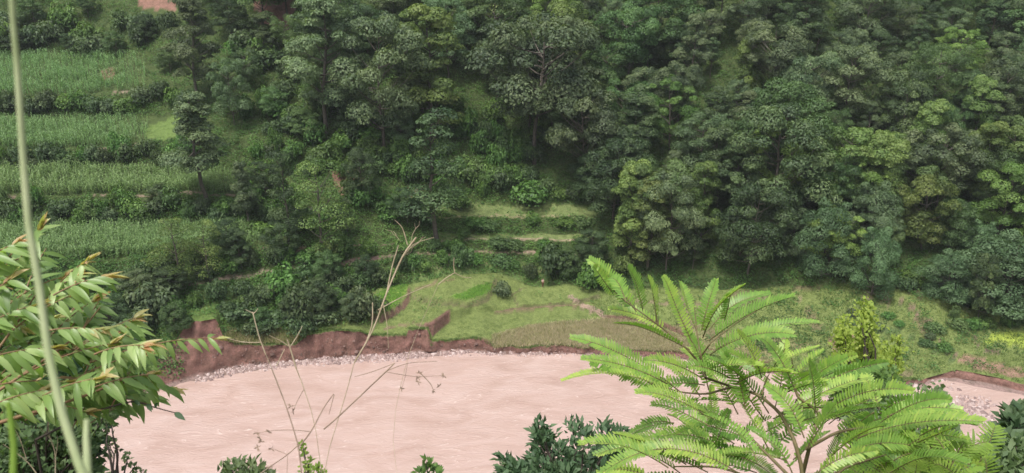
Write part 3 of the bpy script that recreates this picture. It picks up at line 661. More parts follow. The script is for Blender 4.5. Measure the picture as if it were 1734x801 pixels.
# --- undergrowth between them: one mass of leaves nobody could count
def scatter_uv(n, inside):
    u = gr.uniform(-60, 1800, n); v = gr.uniform(-60, 640, n); k = inside(u, v); return u[k], v[k]
def cover_ok(u, v):
    top = v > -60; h = v < np.where(u < 306, ip(C_FOOT, u), ip(C_S2, u) - 2); m = h & top
    for fa, fb, u1 in ((C_F1, C_B1, 250), (C_F2, C_B2, 300), (C_F3, C_B3, 430), (C_F4, C_B4, 460)):
        m &= ~((v < ip(fa, u) + 1) & (v > ip(fb, u)) & (u < u1))
    flat = (v > ip(C_HILL, u) - 2) & (u > 630)
    nzz = vnoise(u, v * 2.5, 38, 91); m &= ~(flat & (gr.random(len(u)) < np.where((u > 1260), 1.25 - 1.0 * nzz, 1.35 - .62 * nzz)))
    m &= ~((np.abs(v - ip(C_P5, u)) < 4) & (u > 700) & (u < 1010)); m &= ~((np.abs(v - ip(C_F4, u)) < 3) & (u > 740) & (u < 1010)); m &= ~((np.abs(v - ip(C_P5, u)) < 4) & (u > 330) & (u < 700)); m &= ~((u < 470) & (u > 150) & (np.abs(v - ip(C_F3, u)) < 4))
    for pl in ([(560, 285), (604, 282), (614, 335), (576, 338)], [(235, -8), (290, -8), (312, 30), (270, 34), (230, 40)], [(430, -8), (500, -8), (500, 40), (440, 50)], [(240, 212), (300, 193), (318, 205), (300, 235)]):
        m &= ~inpoly(u, v, pl)
    tread = ((v < ip(C_F4, u)) & (v > ip(C_B4, u)) | (v < ip(C_F3, u)) & (v > ip(C_B3, u))) & (u > 760) & (u < 1010)
    m &= ~(tread & (gr.random(len(u)) < .85))
    return m
u, v = scatter_uv(62000, cover_ok); g_ = ground(u, v); mb = MB()
K_ = 9; n_ = len(u); g = gr
pos = np.repeat(g_, K_, 0) + g.normal(0, 1, (n_ * K_, 3)) * [.4, .4, .18] + [0, 0, .25]
lump = np.clip(vnoise(pos[:, 0], pos[:, 1] * 1.3, 1.7, 63) * 2.6 - 1.1, 0, 1.5) * np.clip(vnoise(pos[:, 0], pos[:, 1], 9, 64) * 2.2 - .4, .1, 1); pos[:, 2] += lump * g.uniform(.3, 1, n_ * K_)
dd = nrm(g.normal(0, 1, (n_ * K_, 3)) * [1, 1, .4] + [0, -.4, .25]); nn = nrm(g.normal(0, .5, (n_ * K_, 3)) + [0, -.35, .9])
LL = g.uniform(.18, .42, n_ * K_); uc_ = np.repeat(u, K_); tn = ip([(380, -.05), (470, .18), (900, .18), (1010, -.1)], uc_) + vnoise(pos[:, 0], pos[:, 1], 4, 61) * .8 + np.repeat(g.uniform(-.1, .3, n_), K_) + g.normal(0, .12, n_ * K_)
leafquads(mb, pos, dd, nn, LL, LL * .55, np.clip(tn, 0, 1))
o = mb.build('undergrowth', M['cover']); tag(o, 'tangle of low green undergrowth covering the slopes between trees and fields', 'undergrowth', kind='stuff')

# --- meadow grass tufts on the flats
def blades(mb, base, h, n_per, spread, tintf, lean=.35, wdt=.03):
    k = len(base); P_ = np.repeat(base, n_per, 0) + g.normal(0, spread, (k * n_per, 3)) * [1, 1, 0]
    dd = nrm(g.normal(0, lean, (k * n_per, 3)) * [1, 1, 0] + [0, 0, 1]); nn = nrm(np.stack([g.normal(0, 1, k * n_per), -np.ones(k * n_per), np.zeros(k * n_per)], 1))
    HH = np.repeat(np.broadcast_to(h, k), n_per) * g.uniform(.5, 1.2, k * n_per)
    leafquads(mb, P_, dd, nn, HH, wdt, np.clip(np.repeat(tintf, n_per) + g.normal(0, .15, k * n_per), 0, 1), .2)
u = gr.uniform(560, 1800, 15000); v = gr.uniform(455, 650, 15000); k = (v > ip(C_HILL, u)) & (v < ip(C_TOP, u) - 1)
for nm in ('weeds', 'paddy_a', 'paddy_b'): k &= ~inpoly(u, v, POLY[nm])
u, v = u[k], v[k]; gg = ground(u, v); mb = MB(); rough = np.clip(vnoise(gg[:, 0], gg[:, 1], 6, 71) * 1.1, 0, 1)
lawnm = (u < 1000) & (v > 480)
blades(mb, gg, np.where(lawnm, .14, .2 + .3 * rough), 5, .22, vnoise(gg[:, 0], gg[:, 1], 5, 72), .5, .06)
o = mb.build('meadow_grass', M['grass']); tag(o, 'short green grass on the flat fields and the right slope by the river', 'grass', kind='stuff')
# grass hanging over the lip of the bank
u = gr.uniform(380, 1560, 2600); v = ip(C_TOP, u) - gr.uniform(-1, 2.5, len(u)); gg = ground(u, v); mb = MB()
blades(mb, gg, .28, 5, .14, gr.random(len(u)) * .8, .9, .06)
o = mb.build('bank_edge_grass', M['grass']); tag(o, 'ragged grass fringe along the lip of the eroded brown bank', 'grass', kind='stuff')
# yellowish weeds on the left ledge, dry weeds on the round field
def weedfield(name, label, u, v, h, mat, n_per=6, sp=.25, tlo=0., thi=1.):
    gg = ground(u, v); mb = MB(); blades(mb, gg, h, n_per, sp, gr.uniform(tlo, thi, len(u)), .28, .07)
    o = mb.build(name, M[mat]); tag(o, label, 'weeds', kind='stuff')
u = gr.uniform(820, 1210, 9000); v = gr.uniform(535, 605, 9000); k = inpoly(u, v, POLY['weeds']); u, v = u[k], v[k]
weedfield('dry_weeds', 'pinkish brown dry weeds covering the rounded field by the river', u, v, .55, 'weed', 6, .25, .35, 1)
u = gr.uniform(385, 512, 900); v = ip(C_TOP, u) - gr.uniform(1, 22, 900); weedfield('yellow_weeds', 'yellowish tall weeds on the ledge above the left of the brown bank', u, v, .9, 'weed', 5, .2, 0, .6)
for nm, pl in (('a', 'paddy_a'), ('b', 'paddy_b')):
    P_ = POLY[pl]; us = [p[0] for p in P_]; vs = [p[1] for p in P_]; u = gr.uniform(min(us) - 4, max(us) + 4, 2200); v = gr.uniform(min(vs) - 3, max(vs) + 3, 2200); k = inpoly(u + gr.normal(0, 2.5, 2200), v + gr.normal(0, 1.6, 2200), P_); u, v = u[k], v[k]
    gg = ground(u, v); mb = MB(); blades(mb, gg, .28, 6, .12, gr.uniform(.1, .9, len(u)), .25, .05)
    if 'rice' not in M: M['rice'] = foliage('leaf_rice_seedling', [(.14, .25, .05), (.22, .36, .06), (.32, .42, .09)], vary=0)
    o = mb.build('rice_seedlings', M['rice']); tag(o, 'vivid green rice seedbed ' + ('beside the pale dry stem near the bank' if nm == 'a' else 'on the upper little terrace left of the dark bush'), 'rice seedlings', kind='stuff')

# --- maize on the four left terraces
def maize(name_lab, cf, cb, u0, u1, n):
    u = gr.uniform(u0, u1, n); a = ip(cf, u) - 2; b_ = ip(cb, u) + 2; v = b_ + (a - b_) * gr.random(n)
    fade = ip([(u1 - 90, 1), (u1, .15)], u); k = gr.random(n) < fade; u, v = u[k], v[k]
    gg = ground(u, v); gg[:, 0] = np.round(gg[:, 0] / .55) * .55 + gr.normal(0, .06, len(gg)); n = len(gg); mb = MB()
    K = 8; hh = gr.uniform(1.3, 2.3, n) * ip([(u0, 1), (u1, .8)], u)
    leafquads(mb, gg - [0, 0, .2], np.tile([0, 0, 1.], (n, 1)), np.tile([0, -1., 0], (n, 1)), hh + .3, .05, .35, 0)
    P_ = np.repeat(gg, K, 0); f = np.tile(np.linspace(.25, 1, K), n); P_[:, 2] += f * np.repeat(hh, K)
    az = gr.uniform(0, 6.28, n * K); up = gr.uniform(.4, 1.1, n * K) + f * .5
    d1 = nrm(np.stack([np.cos(az), np.sin(az), up], 1)); n1 = nrm(np.stack([-np.cos(az) * up, -np.sin(az) * up, np.ones(n * K)], 1))
    leafquads(mb, P_, d1, n1, gr.uniform(.45, .75, n * K), .085, np.clip(gr.normal(.5, .22, n * K), 0, 1), .35)
    o = mb.build('maize_field', M['maize']); tag(o, name_lab, 'maize field', kind='stuff')
maize('uppermost strip of green maize, widest, below the shrubs at top left', C_F1, C_B1, -60, 250, 3000)
maize('second maize strip down, ending at the bright yellow-green grass patch', C_F2, C_B2, -60, 250, 2600)
maize('third maize strip down, thin band reaching the slender grey tree', C_F3, C_B3, -60, 430, 2800)
maize('lowest and deepest green maize strip, behind the copper-tipped shrub', C_F4, C_B4, -60, 440, 4200)

# ------------------------------------------------------------------ small things across the river
# person on the terrace path: skinned skeleton, clothes as children
def skin(name, pts, edges, rad, mat, parent, sub=2):
    me = bpy.data.meshes.new(name); me.from_pydata([tuple(p) for p in pts], edges, []); o = link(name, me, parent)
    sk = o.modifiers.new('skin', 'SKIN'); sk.use_smooth_shade = True
    for i, r_ in enumerate(rad): me.skin_vertices[0].data[i].radius = (r_, r_) if not isinstance(r_, tuple) else r_
    me.skin_vertices[0].data[0].use_root = True
    o.modifiers.new('sub', 'SUBSURF').levels = sub; o.modifiers[-1].render_levels = sub
    me.materials.append(mat); return o
M['skin'] = solid('skin', (.22, .12, .075), (.26, .145, .09), 10, .6, 0); M['shirt'] = solid('cloth_pink', (.62, .40, .36), (.72, .5, .46), 12, .9, .1)
M['trouser'] = solid('cloth_brown', (.14, .07, .045), (.2, .10, .06), 12, .9, .1); M['hair'] = solid('hair', (.012, .01, .009), (.02, .016, .014), 60, .5, .2)
g0 = ground([919], [489])[0]
pe = empty('person', g0, 'person in pale pink top and brown trousers standing on the terrace path', 'person', rz=.5)
B = [(0, 0, .92), (0, 0, 1.12), (0, 0, 1.34), (0, 0, 1.45), (0, .01, 1.53), (0, .015, 1.62), (-.17, 0, 1.38), (-.23, -.03, 1.12), (-.22, -.13, .9), (-.215, -.17, .82),
     (.17, 0, 1.38), (.23, -.03, 1.12), (.22, -.13, .9), (.215, -.17, .82), (-.09, 0, .88), (-.1, -.02, .48), (-.1, .02, .08), (-.11, -.12, .035), (.09, 0, .88), (.1, .05, .48), (.1, .1, .08), (.11, -.03, .035)]
E = [(0, 1), (1, 2), (2, 3), (3, 4), (4, 5), (2, 6), (6, 7), (7, 8), (8, 9), (2, 10), (10, 11), (11, 12), (12, 13), (0, 14), (14, 15), (15, 16), (16, 17), (0, 18), (18, 19), (19, 20), (20, 21)]
rad = [.13, .12, .13, .055, .085, .09, .055, .042, .032, .028, .055, .042, .032, .028, .085, .058, .042, .035, .085, .058, .042, .035]
skin('body', B, E, rad, M['skin'], pe)
skin('shirt', B[:3] + [B[6], B[7], B[10], B[11]], [(0, 1), (1, 2), (2, 3), (3, 4), (2, 5), (5, 6)], [.16, .145, .155, .075, .06, .075, .06], M['shirt'], pe)
skin('trousers', [B[0], B[14], B[15], (-.1, .015, .12), B[18], B[19], (.1, .095, .12)], [(0, 1), (1, 2), (2, 3), (0, 4), (4, 5), (5, 6)], [.145, .105, .08, .065, .105, .08, .065], M['trouser'], pe)
skin('hair', [(0, .03, 1.6), (0, .035, 1.68)], [(0, 1)], [.095, .085], M['hair'], pe)

# dead branches and a spiky plant by the lower terraces
def px_tube(mb, pts, D, r0, r1, sides=6, tint=.5, k=4):
    P_ = np.array([PT(a, b, D + (c[0] if c else 0)) for a, b, *c in pts])
    # smooth subdivision
    t = np.linspace(0, len(P_) - 1, (len(P_) - 1) * k + 1); Q = np.stack([np.interp(t, np.arange(len(P_)), P_[:, i]) for i in range(3)], 1)
    if len(Q) > 4: Q[1:-1] = (Q[:-2] + 2 * Q[1:-1] + Q[2:]) / 4
    tube(mb, Q, np.linspace(r0, r1, len(Q)), sides, tint); return Q
gdead = ground([690], [432])[0]; mb = MB()
for a, L_, up in ((0.3, 3.4, .9), (1.4, 2.6, .7), (2.2, 4.2, .9), (3.0, 3.0, .35), (4.2, 2.6, .5), (5.2, 2.9, .8), (.9, 3.6, 1.6)):
    q_ = curve3(gdead + [0, 0, -.2], gdead + [math.cos(a) * L_, math.sin(a) * L_ * .4, L_ * up], .08, 7, .03); tube(mb, q_, np.linspace(.11, .03, 7), 5)
    q2 = curve3(q_[4], q_[4] + [math.cos(a + .8) * L_ * .45, 0, L_ * .3], .05, 5, .03); tube(mb, q2, np.linspace(.05, .02, 5), 5)
tag(mb.build('dead_branches', M['paletwig']), 'bare fallen branches sprawled below the slim dark tree', 'dead branch')
gs = ground([700], [452])[0]; mb = MB()
for i in range(70):
    a = gr.uniform(0, 6.28); el = gr.uniform(.1, 1.3); dv = np.array([math.cos(a) * math.cos(el), math.sin(a) * math.cos(el), math.sin(el)])
    stripleaf(mb, gs + [0, 0, gr.uniform(0, .9)], dv, np.array([0, 0, 1.]) - dv * dv[2], gr.uniform(1.6, 2.6), .13, gr.uniform(.2, .9), gr.uniform(.5, 1.5), .3, 5)
tag(mb.build('spiky_plant', M['pale']), 'spiky plant with long arching grey-green blades beside the fallen branches', 'plant')

# ------------------------------------------------------------------ plants on the near bank
# humid air: one box of thin haze round camera and scene
hb = MB(); x0, x1, y0, y1, z0, z1 = -420, 420, -60, 420, -4.0, float(max(GP[..., 2].max() + 15, 75))
hb.add([(x0, y0, z0), (x1, y0, z0), (x1, y1, z0), (x0, y1, z0), (x0, y0, z1), (x1, y0, z1), (x1, y1, z1), (x0, y1, z1)], [(0, 3, 2, 1), (4, 5, 6, 7), (0, 1, 5, 4), (1, 2, 6, 5), (2, 3, 7, 6), (3, 0, 4, 7)])
m, nt, out = newmat('haze_air'); pv_ = N(nt, 'ShaderNodeVolumePrincipled'); pv_.inputs['Color'].default_value = (.88, .94, 1, 1); pv_.inputs['Density'].default_value = .00014
nt.links.new(pv_.outputs[0], out.inputs['Volume']); tag(hb.build('haze', m), 'thin humid haze in the valley air', 'haze', kind='stuff')
M['fern'] = foliage('leaf_feathery', [(.10, .21, .035), (.22, .37, .075), (.44, .55, .12)], transl=.45, vary=0, rough=.42, spec=.45)
M['fernstem'] = solid('stem_feathery', (.09, .09, .035), (.16, .12, .06), 60, .6, .1, dist=.001)
M['lance'] = foliage('leaf_lance', [(.11, .17, .04), (.26, .34, .10), (.48, .54, .22)], transl=.42, vary=0, rough=.4, spec=.5)
M['copper'] = foliage('leaf_copper_young', [(.38, .40, .15), (.45, .33, .15), (.46, .25, .14)], transl=.4, vary=0, rough=.4, spec=.5)
M['lime'] = foliage('leaf_lime', [(.13, .20, .035), (.22, .32, .05), (.34, .42, .09)], transl=.4, vary=0)
M['olive'] = foliage('leaf_small_olive', [(.055, .09, .035), (.10, .15, .06), (.17, .22, .10)], transl=.3, vary=0)
M['night'] = foliage('leaf_deep_green', [(.03, .065, .028), (.07, .12, .055), (.14, .20, .10)], transl=.25, vary=0)
M['stalk'] = solid('grass_stalk_green', (.27, .33, .16), (.40, .44, .26), 25, .6, .1, dist=.001)
UP = np.array([0, 0, 1.])
def nslope(x, y): return 56.25 - .87 * y if y > 0 else 56.25
def root(P_, back=.25):
    """where a plant whose tip is at P_ meets the near slope"""
    y = max(P_[1] + back, .3); return np.array([P_[0], y, nslope(P_[0], y) - .1])

def frond(lf, st, p0, p1, wl, n=24, tint=.5, arch=.1, g=gr, cup=.45, wid=.29, roll=0.0):
    """feather leaf: midrib from p0 to p1 with paired narrow leaflets wl long"""
    p0 = np.asarray(p0, float); p1 = np.asarray(p1, float); L = np.linalg.norm(p1 - p0)
    mid = curve3(p0, p1, arch, 10); bs_ = nrm(g.normal(0, 1, 3)) * L * g.uniform(0, .06); mid += bs_ * np.sin(np.linspace(0, np.pi * g.uniform(1, 1.7), 10))[:, None]; tube(st, mid, np.linspace(.0028, .0011, 10), 4, .5)
    t = np.linspace(.1, .99, n); X_ = np.stack([np.interp(t, np.linspace(0, 1, 10), mid[:, i]) for i in range(3)], 1)
    T = nrm(np.gradient(X_, axis=0)); toc = nrm(np.array([0, 0, CAM_H]) - X_)
    nn = nrm(UP * .75 + toc * .35 + g.normal(0, .22, 3)); S = nrm(np.cross(T, nn)); Nn = np.cross(S, T)
    if roll: S, Nn = S * math.cos(roll) + Nn * math.sin(roll), Nn * math.cos(roll) - S * math.sin(roll)
    prof = np.clip(np.sin(np.pi * (.12 + .83 * t)) ** .55, .25, 1)
    for sgn in (-1, 1):
        d_ = nrm(S * sgn + T * (.42 + .7 * t[:, None] ** 3) + Nn * cup * g.uniform(.6, 1.2)); nl = nrm(Nn - d_ * (Nn * d_).sum(1, keepdims=True) - S * sgn * .25)
        LL = (wl * prof * g.uniform(.8, 1.12, n) * (g.random(n) > .03))[:, None] + 1e-4; W_ = L / n * wid * 1.5; s2 = nrm(np.cross(d_, nl))
        b0 = X_ ; q1 = X_ + d_ * LL * .5 + nl * LL * .06; q2 = X_ + d_ * LL
        v = np.stack([b0 - s2 * W_ * .55, b0 + s2 * W_ * .55, q1 + s2 * W_, q1 - s2 * W_, q2 + s2 * W_ * .45, q2 - s2 * W_ * .45], 1).reshape(-1, 3)
        i = np.arange(n)[:, None] * 6; q = np.concatenate([i + [0, 1, 2, 3], i + [3, 2, 4, 5]]).reshape(-1, 4)
        lf.add(v, q, np.repeat(np.clip(tint + g.normal(0, .10, n) + g.uniform(-.2, .2) * t, 0, 1), 6))

# 1. the big feathery shrub at lower right
D0 = 3.2
FR = [((1078, 528), (998, 441)), ((1090, 530), (1064, 452)), ((1132, 562), (1030, 522)), ((1112, 545), (1098, 470)), ((1168, 592), (1038, 548)), ((1172, 580), (1120, 468)),
      ((1180, 562), (1150, 480)), ((1188, 560), (1212, 474)), ((1200, 560), (1302, 492)), ((1190, 572), (1256, 482)), ((1200, 577), (1342, 503)), ((1212, 592), (1382, 546)), ((1200, 602), (1345, 566)),
      ((1192, 626), (1290, 618)), ((1150, 662), (968, 574)), ((1152, 672), (952, 644)), ((1160, 690), (1000, 612)), ((1130, 650), (985, 606)), ((1192, 702), (1078, 664)), ((1202, 722), (1108, 690)), ((1250, 702), (1158, 592)), ((1262, 692), (1228, 600)),
      ((1302, 700), (1198, 602)), ((1312, 692), (1332, 582)), ((1342, 692), (1472, 640)), ((1346, 682), (1432, 602)), ((1350, 672), (1290, 572)), ((1402, 692), (1545, 662)), ((1372, 722), (1502, 688)),
      ((1452, 742), (1664, 712)), ((1482, 722), (1612, 676)), ((1432, 772), (1565, 758)), ((1132, 792), (983, 752)), ((1182, 782), (1040, 735)), ((1222, 792), (1130, 702)), ((1252, 802), (1060, 772)),
      ((1282, 782), (1190, 702)), ((1302, 762), (1240, 662)), ((1342, 802), (1270, 722)), ((1382, 802), (1482, 762)), ((1500, 806), (1645, 785)), ((1362, 742), (1300, 652)), ((1365, 762), (1420, 680)),
      ((1290, 640), (1250, 560)), ((1300, 632), (1385, 585)), ((1236, 640), (1150, 622)), ((1246, 650), (1345, 632)), ((1380, 700), (1370, 612)), ((1400, 780), (1500, 722)), ((1332, 720), (1440, 702)),
      ((1188, 640), (1092, 610)), ((1200, 660), (1160, 560)), ((1040, 500), (1005, 452)), ((1060, 512), (1035, 470)), ((1226, 545), (1240, 496)), ((1120, 760), (1020, 800)), ((1210, 750), (1110, 740)), ((1330, 780), (1210, 770))]
STEMS = [([(1372, 1050), (1360, 800), (1345, 745), (1322, 700), (1285, 668), (1240, 655), (1195, 640)], .0085, .005), ([(1195, 640), (1182, 612), (1165, 592), (1130, 562), (1090, 532), (1050, 504), (1003, 446)], .006, .0018),
         ([(1195, 640), (1186, 600), (1180, 562), (1176, 520)], .005, .002), ([(1186, 605), (1205, 578), (1250, 545), (1300, 515)], .004, .0015), ([(1240, 655), (1195, 668), (1150, 664), (1080, 640)], .005, .002),
         ([(1360, 800), (1375, 740), (1390, 700), (1350, 672), (1345, 645), (1340, 600)], .008, .002), ([(1365, 760), (1420, 730), (1480, 722), (1560, 700)], .007, .002), ([(1360, 830), (1300, 770), (1250, 720), (1200, 702)], .007, .0025),
         ([(1375, 880), (1300, 820), (1220, 790), (1140, 790)], .008, .0025), ([(1372, 850), (1430, 790), (1500, 770)], .007, .002), ([(1290, 668), (1298, 640), (1330, 590)], .004, .0015), ([(1322, 700), (1360, 690), (1402, 690)], .004, .002)]
sh = empty('feathery_shrub', root(PT(1372, 900, D0), 0), 'large bright green feathery shrub with pinnate leaves filling the lower right foreground', 'shrub')
base = np.array(sh.location)
def childmesh(mb, name, mat, par, smooth=False):
    for i in range(len(mb.v)): mb.v[i] = mb.v[i] - np.array(par.location)
    return mb.build(name, mat, par, smooth)
lf, st = MB(), MB()
for pts, r0, r1 in STEMS: px_tube(st, [(a, b, gr.uniform(-.1, .1)) for a, b in pts], D0, r0, r1)
tube(st, curve3(base, PT(1372, 1050, D0), 0.02, 6), np.linspace(.016, .0085, 6), 7)
for (a, b_) in FR:
    j = gr.normal(0, .14); p0 = PT(*a, D0 + j); p1 = PT(*b_, D0 + j + gr.uniform(-.22, .22))
    L = np.linalg.norm(p1 - p0); frond(lf, st, p0, p1, (.034 + .028 * L) * gr.uniform(.85, 1.15), int(L / .0135) + 3, gr.uniform(.35, .85), gr.uniform(.04, .14), roll=gr.uniform(-.6, .6))
for i in range(110):       # leaves deeper in the shrub
    u = gr.uniform(1080, 1580); v = gr.uniform(ip([(1080, 740), (1180, 640), (1300, 600), (1400, 630), (1580, 740)], u), 860); a = gr.uniform(0, 6.28)
    if gr.random() < .65: a = gr.uniform(2.6, 3.9) if u < 1300 else gr.uniform(-.7, 1.0)
    D_ = D0 + gr.uniform(.1, .9); L = gr.uniform(65, 125); j = gr.uniform(-.2, .2)
    frond(lf, st, PT(u, v, D_), PT(u + L * math.cos(a), v - L * .55 * math.sin(abs(a)) - 12, D_ + j), .04, int(L / 5.5), gr.uniform(.15, .8), gr.uniform(.02, .12), roll=gr.uniform(-.8, .8))
childmesh(st, 'stem', M['fernstem'], sh, True); childmesh(lf, 'leaves', M['fern'], sh)

# 2. the copper-tipped shrub at lower left
D1 = 2.7
cs = empty('copper_tipped_shrub', root(PT(-80, 900, D1), 0), 'leafy shrub with drooping pointed leaves and copper-orange young tips, lower left foreground', 'shrub')
lf, st, cp = MB(), MB(), MB(); base = np.array(cs.location)
def spray(p0, p1, n, leafL, tint, tip=True, sag=.06, w=.2):
    mid = curve3(p0, p1, sag, 9); tube(st, mid, np.linspace(.0028, .0014, 9), 5, .5)
    T = nrm(p1 - p0); S = nrm(np.cross(T, UP)); S = S if np.linalg.norm(S) > .1 else np.array([1., 0, 0])
    for i in range(n):
        f = .15 + .8 * (i + .5) / n; X_ = np.array([np.interp(f, np.linspace(0, 1, 9), mid[:, k]) for k in range(3)])
        for sgn in (-1, 1):
            if gr.random() < .08: continue
            dr = gr.uniform(.1, .95); d_ = nrm(S * sgn * gr.uniform(.5, 1) + T * gr.uniform(.35, .8) - UP * dr + gr.normal(0, .12, 3)); toc = nrm(np.array([0, 0, CAM_H]) - X_)
            n_ = UP * .8 + S * sgn * dr * .5 + toc * .55; n_ = nrm(n_ - d_ * (n_ @ d_))
            stripleaf(lf, X_, d_, n_, leafL * gr.uniform(.75, 1.15) * (1.05 - .3 * f), leafL * w * gr.uniform(.8, 1.1), np.clip(tint + gr.normal(0, .16), 0, 1), gr.uniform(.2, .9), gr.uniform(.1, .4), 6)
    if tip:
        for k in range(int(gr.integers(5, 8))):
            d_ = nrm(T * 1.0 + S * gr.normal(0, .55) + UP * gr.uniform(-.35, .5)); n_ = nrm(UP + gr.normal(0, .3, 3)); n_ = nrm(n_ - d_ * (n_ @ d_))
            stripleaf(cp, p1 - T * .006 * k, d_, n_, leafL * gr.uniform(.3, .72), leafL * .17, np.clip(gr.normal(.35, .3), 0, 1), gr.uniform(-.2, .9), .5, 5)
SPR = [((150, 615), (372, 572), 7), ((-20, 655), (118, 648), 5), ((120, 600), (232, 537), 5), ((60, 600), (165, 505), 5), ((150, 660), (262, 634), 5), ((70, 520), (150, 440), 4), ((90, 500), (182, 468), 3), ((20, 470), (72, 382), 3),
       ((-30, 480), (48, 432), 4), ((-40, 560), (66, 515), 5), ((20, 560), (135, 495), 5), ((30, 640), (200, 580), 6), ((180, 640), (300, 660), 4), ((40, 690), (170, 640), 5), ((80, 560), (175, 560), 4), ((-30, 610), (90, 590), 5),
       ((-40, 450), (30, 412), 3), ((100, 660), (235, 600), 6), ((60, 680), (150, 700), 4), ((-20, 690), (80, 660), 4), ((10, 520), (110, 468), 4), ((160, 600), (250, 585), 4), ((-40, 530), (20, 470), 3)]
for a, b_, n in SPR:
    j = gr.normal(0, .12); p0 = PT(*a, D1 + j); p1 = PT(*b_, D1 + j + gr.uniform(-.2, .15)); spray(p0, p1, n + 3, .1 * gr.uniform(.85, 1.1), gr.uniform(.4, .8))
for i in range(85):
    u = gr.uniform(-60, 240); v = gr.uniform(ip([(-60, 450), (60, 460), (240, 590)], u), 690); a = gr.uniform(-.4, 1.2); L = gr.uniform(70, 140); D_ = D1 + gr.uniform(.15, .8)
    spray(PT(u - L * .6 * math.cos(a), v + L * .5 * math.sin(a), D_), PT(u + L * .4 * math.cos(a), v - L * .4 * math.sin(a), D_ + gr.uniform(-.2, .2)), 7, .1, gr.uniform(.15, .6), tip=gr.random() < .25)
for pts, r0, r1 in [([(-120, 760), (0, 715), (80, 692), (150, 668), (215, 640)], .007, .003), ([(-100, 800), (-40, 640), (20, 560), (60, 500)], .006, .0025), ([(-60, 700), (60, 620), (130, 570), (170, 520)], .005, .002), ([(-110, 760), (-80, 600), (-30, 480), (30, 420)], .006, .002)]:
    q = px_tube(st, pts, D1 + .05, r0, r1); tube(st, curve3(base, q[0], 0, 5), np.linspace(.02, r0, 5), 6)
childmesh(st, 'stem', M['redstem'], cs, True); childmesh(lf, 'leaves', M['lance'], cs); childmesh(cp, 'young_leaves', M['copper'], cs)

# twig with two dangling leaves over the water
mb = MB(); q = px_tube(mb, [(60, 745), (150, 700), (225, 678), (262, 690), (300, 700)], 2.75, .004, .0012); o1 = empty('hanging_twig', root(PT(0, 800, 2.75), 0), 'thin dark twig with a few small leaves hanging out over the water on the left', 'twig')
tube(mb, curve3(np.array(o1.location), q[0], .02, 6), np.linspace(.008, .004, 6), 5); lf = MB()
for a, b_, c in (((228, 678), (242, 690), .03), ((262, 690), (268, 680), .03), ((250, 684), (258, 700), .035), ((296, 699), (318, 714), .045)):
    p0 = PT(*a, 2.75); p1 = PT(*b_, 2.72); stripleaf(lf, p0, p1 - p0, np.array([.2, -.6, .7]), c, c * .42, .3, .3, .3, 4)
childmesh(mb, 'stem', M['darkbark'], o1, True); childmesh(lf, 'leaves', M['night'], o1)

# 3. tall blurred grass stalk close to the lens, and its neighbours
def stalk(name, pts, D, r0, r1, mat, label, nodes=(), cat='grass stalk'):
    mb = MB(); q = px_tube(mb, pts, D, r0, r1, 8, k=6)
    e = empty(name, np.array([q[0][0] * 1.1, .5, nslope(0, .5) - .05]), label, cat)
    tube(mb, curve3(np.array(e.location), q[0], .0, 5), np.linspace(r0 * 1.3, r0, 5), 8)
    childmesh(mb, 'stem', mat, e, True)
    if nodes:
        nb = MB()
        for i in nodes:
            c = q[i]; dv = nrm(q[min(i + 1, len(q) - 1)] - q[i - 1]); tube(nb, [c - dv * .006, c - dv * .002, c + dv * .002, c + dv * .006], [r0 * .9, r0 * 1.45, r0 * 1.45, r0 * .9], 8)
        childmesh(nb, 'node', M['twig'], e, True)
    return e
stalk('grass_stalk', [(165, 860), (135, 790), (105, 700), (82, 600), (66, 480), (48, 380), (38, 250), (30, 120), (22, 30), (18, -60)], .5, .0026, .0015, M['stalk'], 'tall pale green blurred grass stalk rising through the full height at left', ())
stalk('seed_stalk', [(150, 850), (148, 780), (146, 740), (147, 710)], .55, .0028, .0016, M['stalk'], 'short blurred green stalk ending just right of the tall one at the bottom', ())
stalk('thin_seed_stalk', [(20, 860), (24, 760), (17, 700), (14, 680)], .6, .0024, .0014, M['lime'], 'stubby yellow-green blurred stalk at the far bottom left', ())

# 4. dry bare plants in the middle
def dry(name, label, D, mains, mat, heads=()):
    mb = MB(); first = None
    for pts, r0, r1 in mains:
        q = px_tube(mb, pts, D, r0 * .8, r1 * .8, 6, k=3)
        if first is None: first = q[0]
    e = empty(name, root(first, .1), label, 'dry plant'); tube(mb, curve3(np.array(e.location), first, .0, 6), np.linspace(mains[0][1] * 1.4, mains[0][1], 6), 6)
    childmesh(mb, 'stem', mat, e, True)
    if heads:
        for (a, b_) in heads:
            hb = MB(); c = PT(a, b_, D)
            for k in range(7):
                d_ = nrm(gr.normal(0, 1, 3)); stripleaf(hb, c, d_, nrm(np.cross(d_, [.3, .4, .8])), .012, .004, .5, .4, .3, 2)
            childmesh(hb, 'seed_head', M['twig'], e)
dry('dry_stalk', 'tall pale bare stalk with forked twigs crossing the brown bank, centre left', 2.6,
    [([(560, 930), (545, 800), (585, 670), (600, 614)], .0014, .0018), ([(600, 614), (632, 560), (655, 495), (682, 432), (705, 402)], .0034, .0042)] +
    [([(655, 495), (664, 450), (675, 415)], .0028, .002), ([(640, 525), (680, 503), (730, 481)], .0022, .0012), ([(618, 585), (631, 550), (631, 512)], .003, .0024), ([(678, 442), (700, 412), (735, 402)], .002, .0012), ([(648, 512), (655, 545), (658, 590)], .0018, .001),
     ([(690, 415), (682, 385), (668, 372)], .0024, .001)], M['paletwig'])
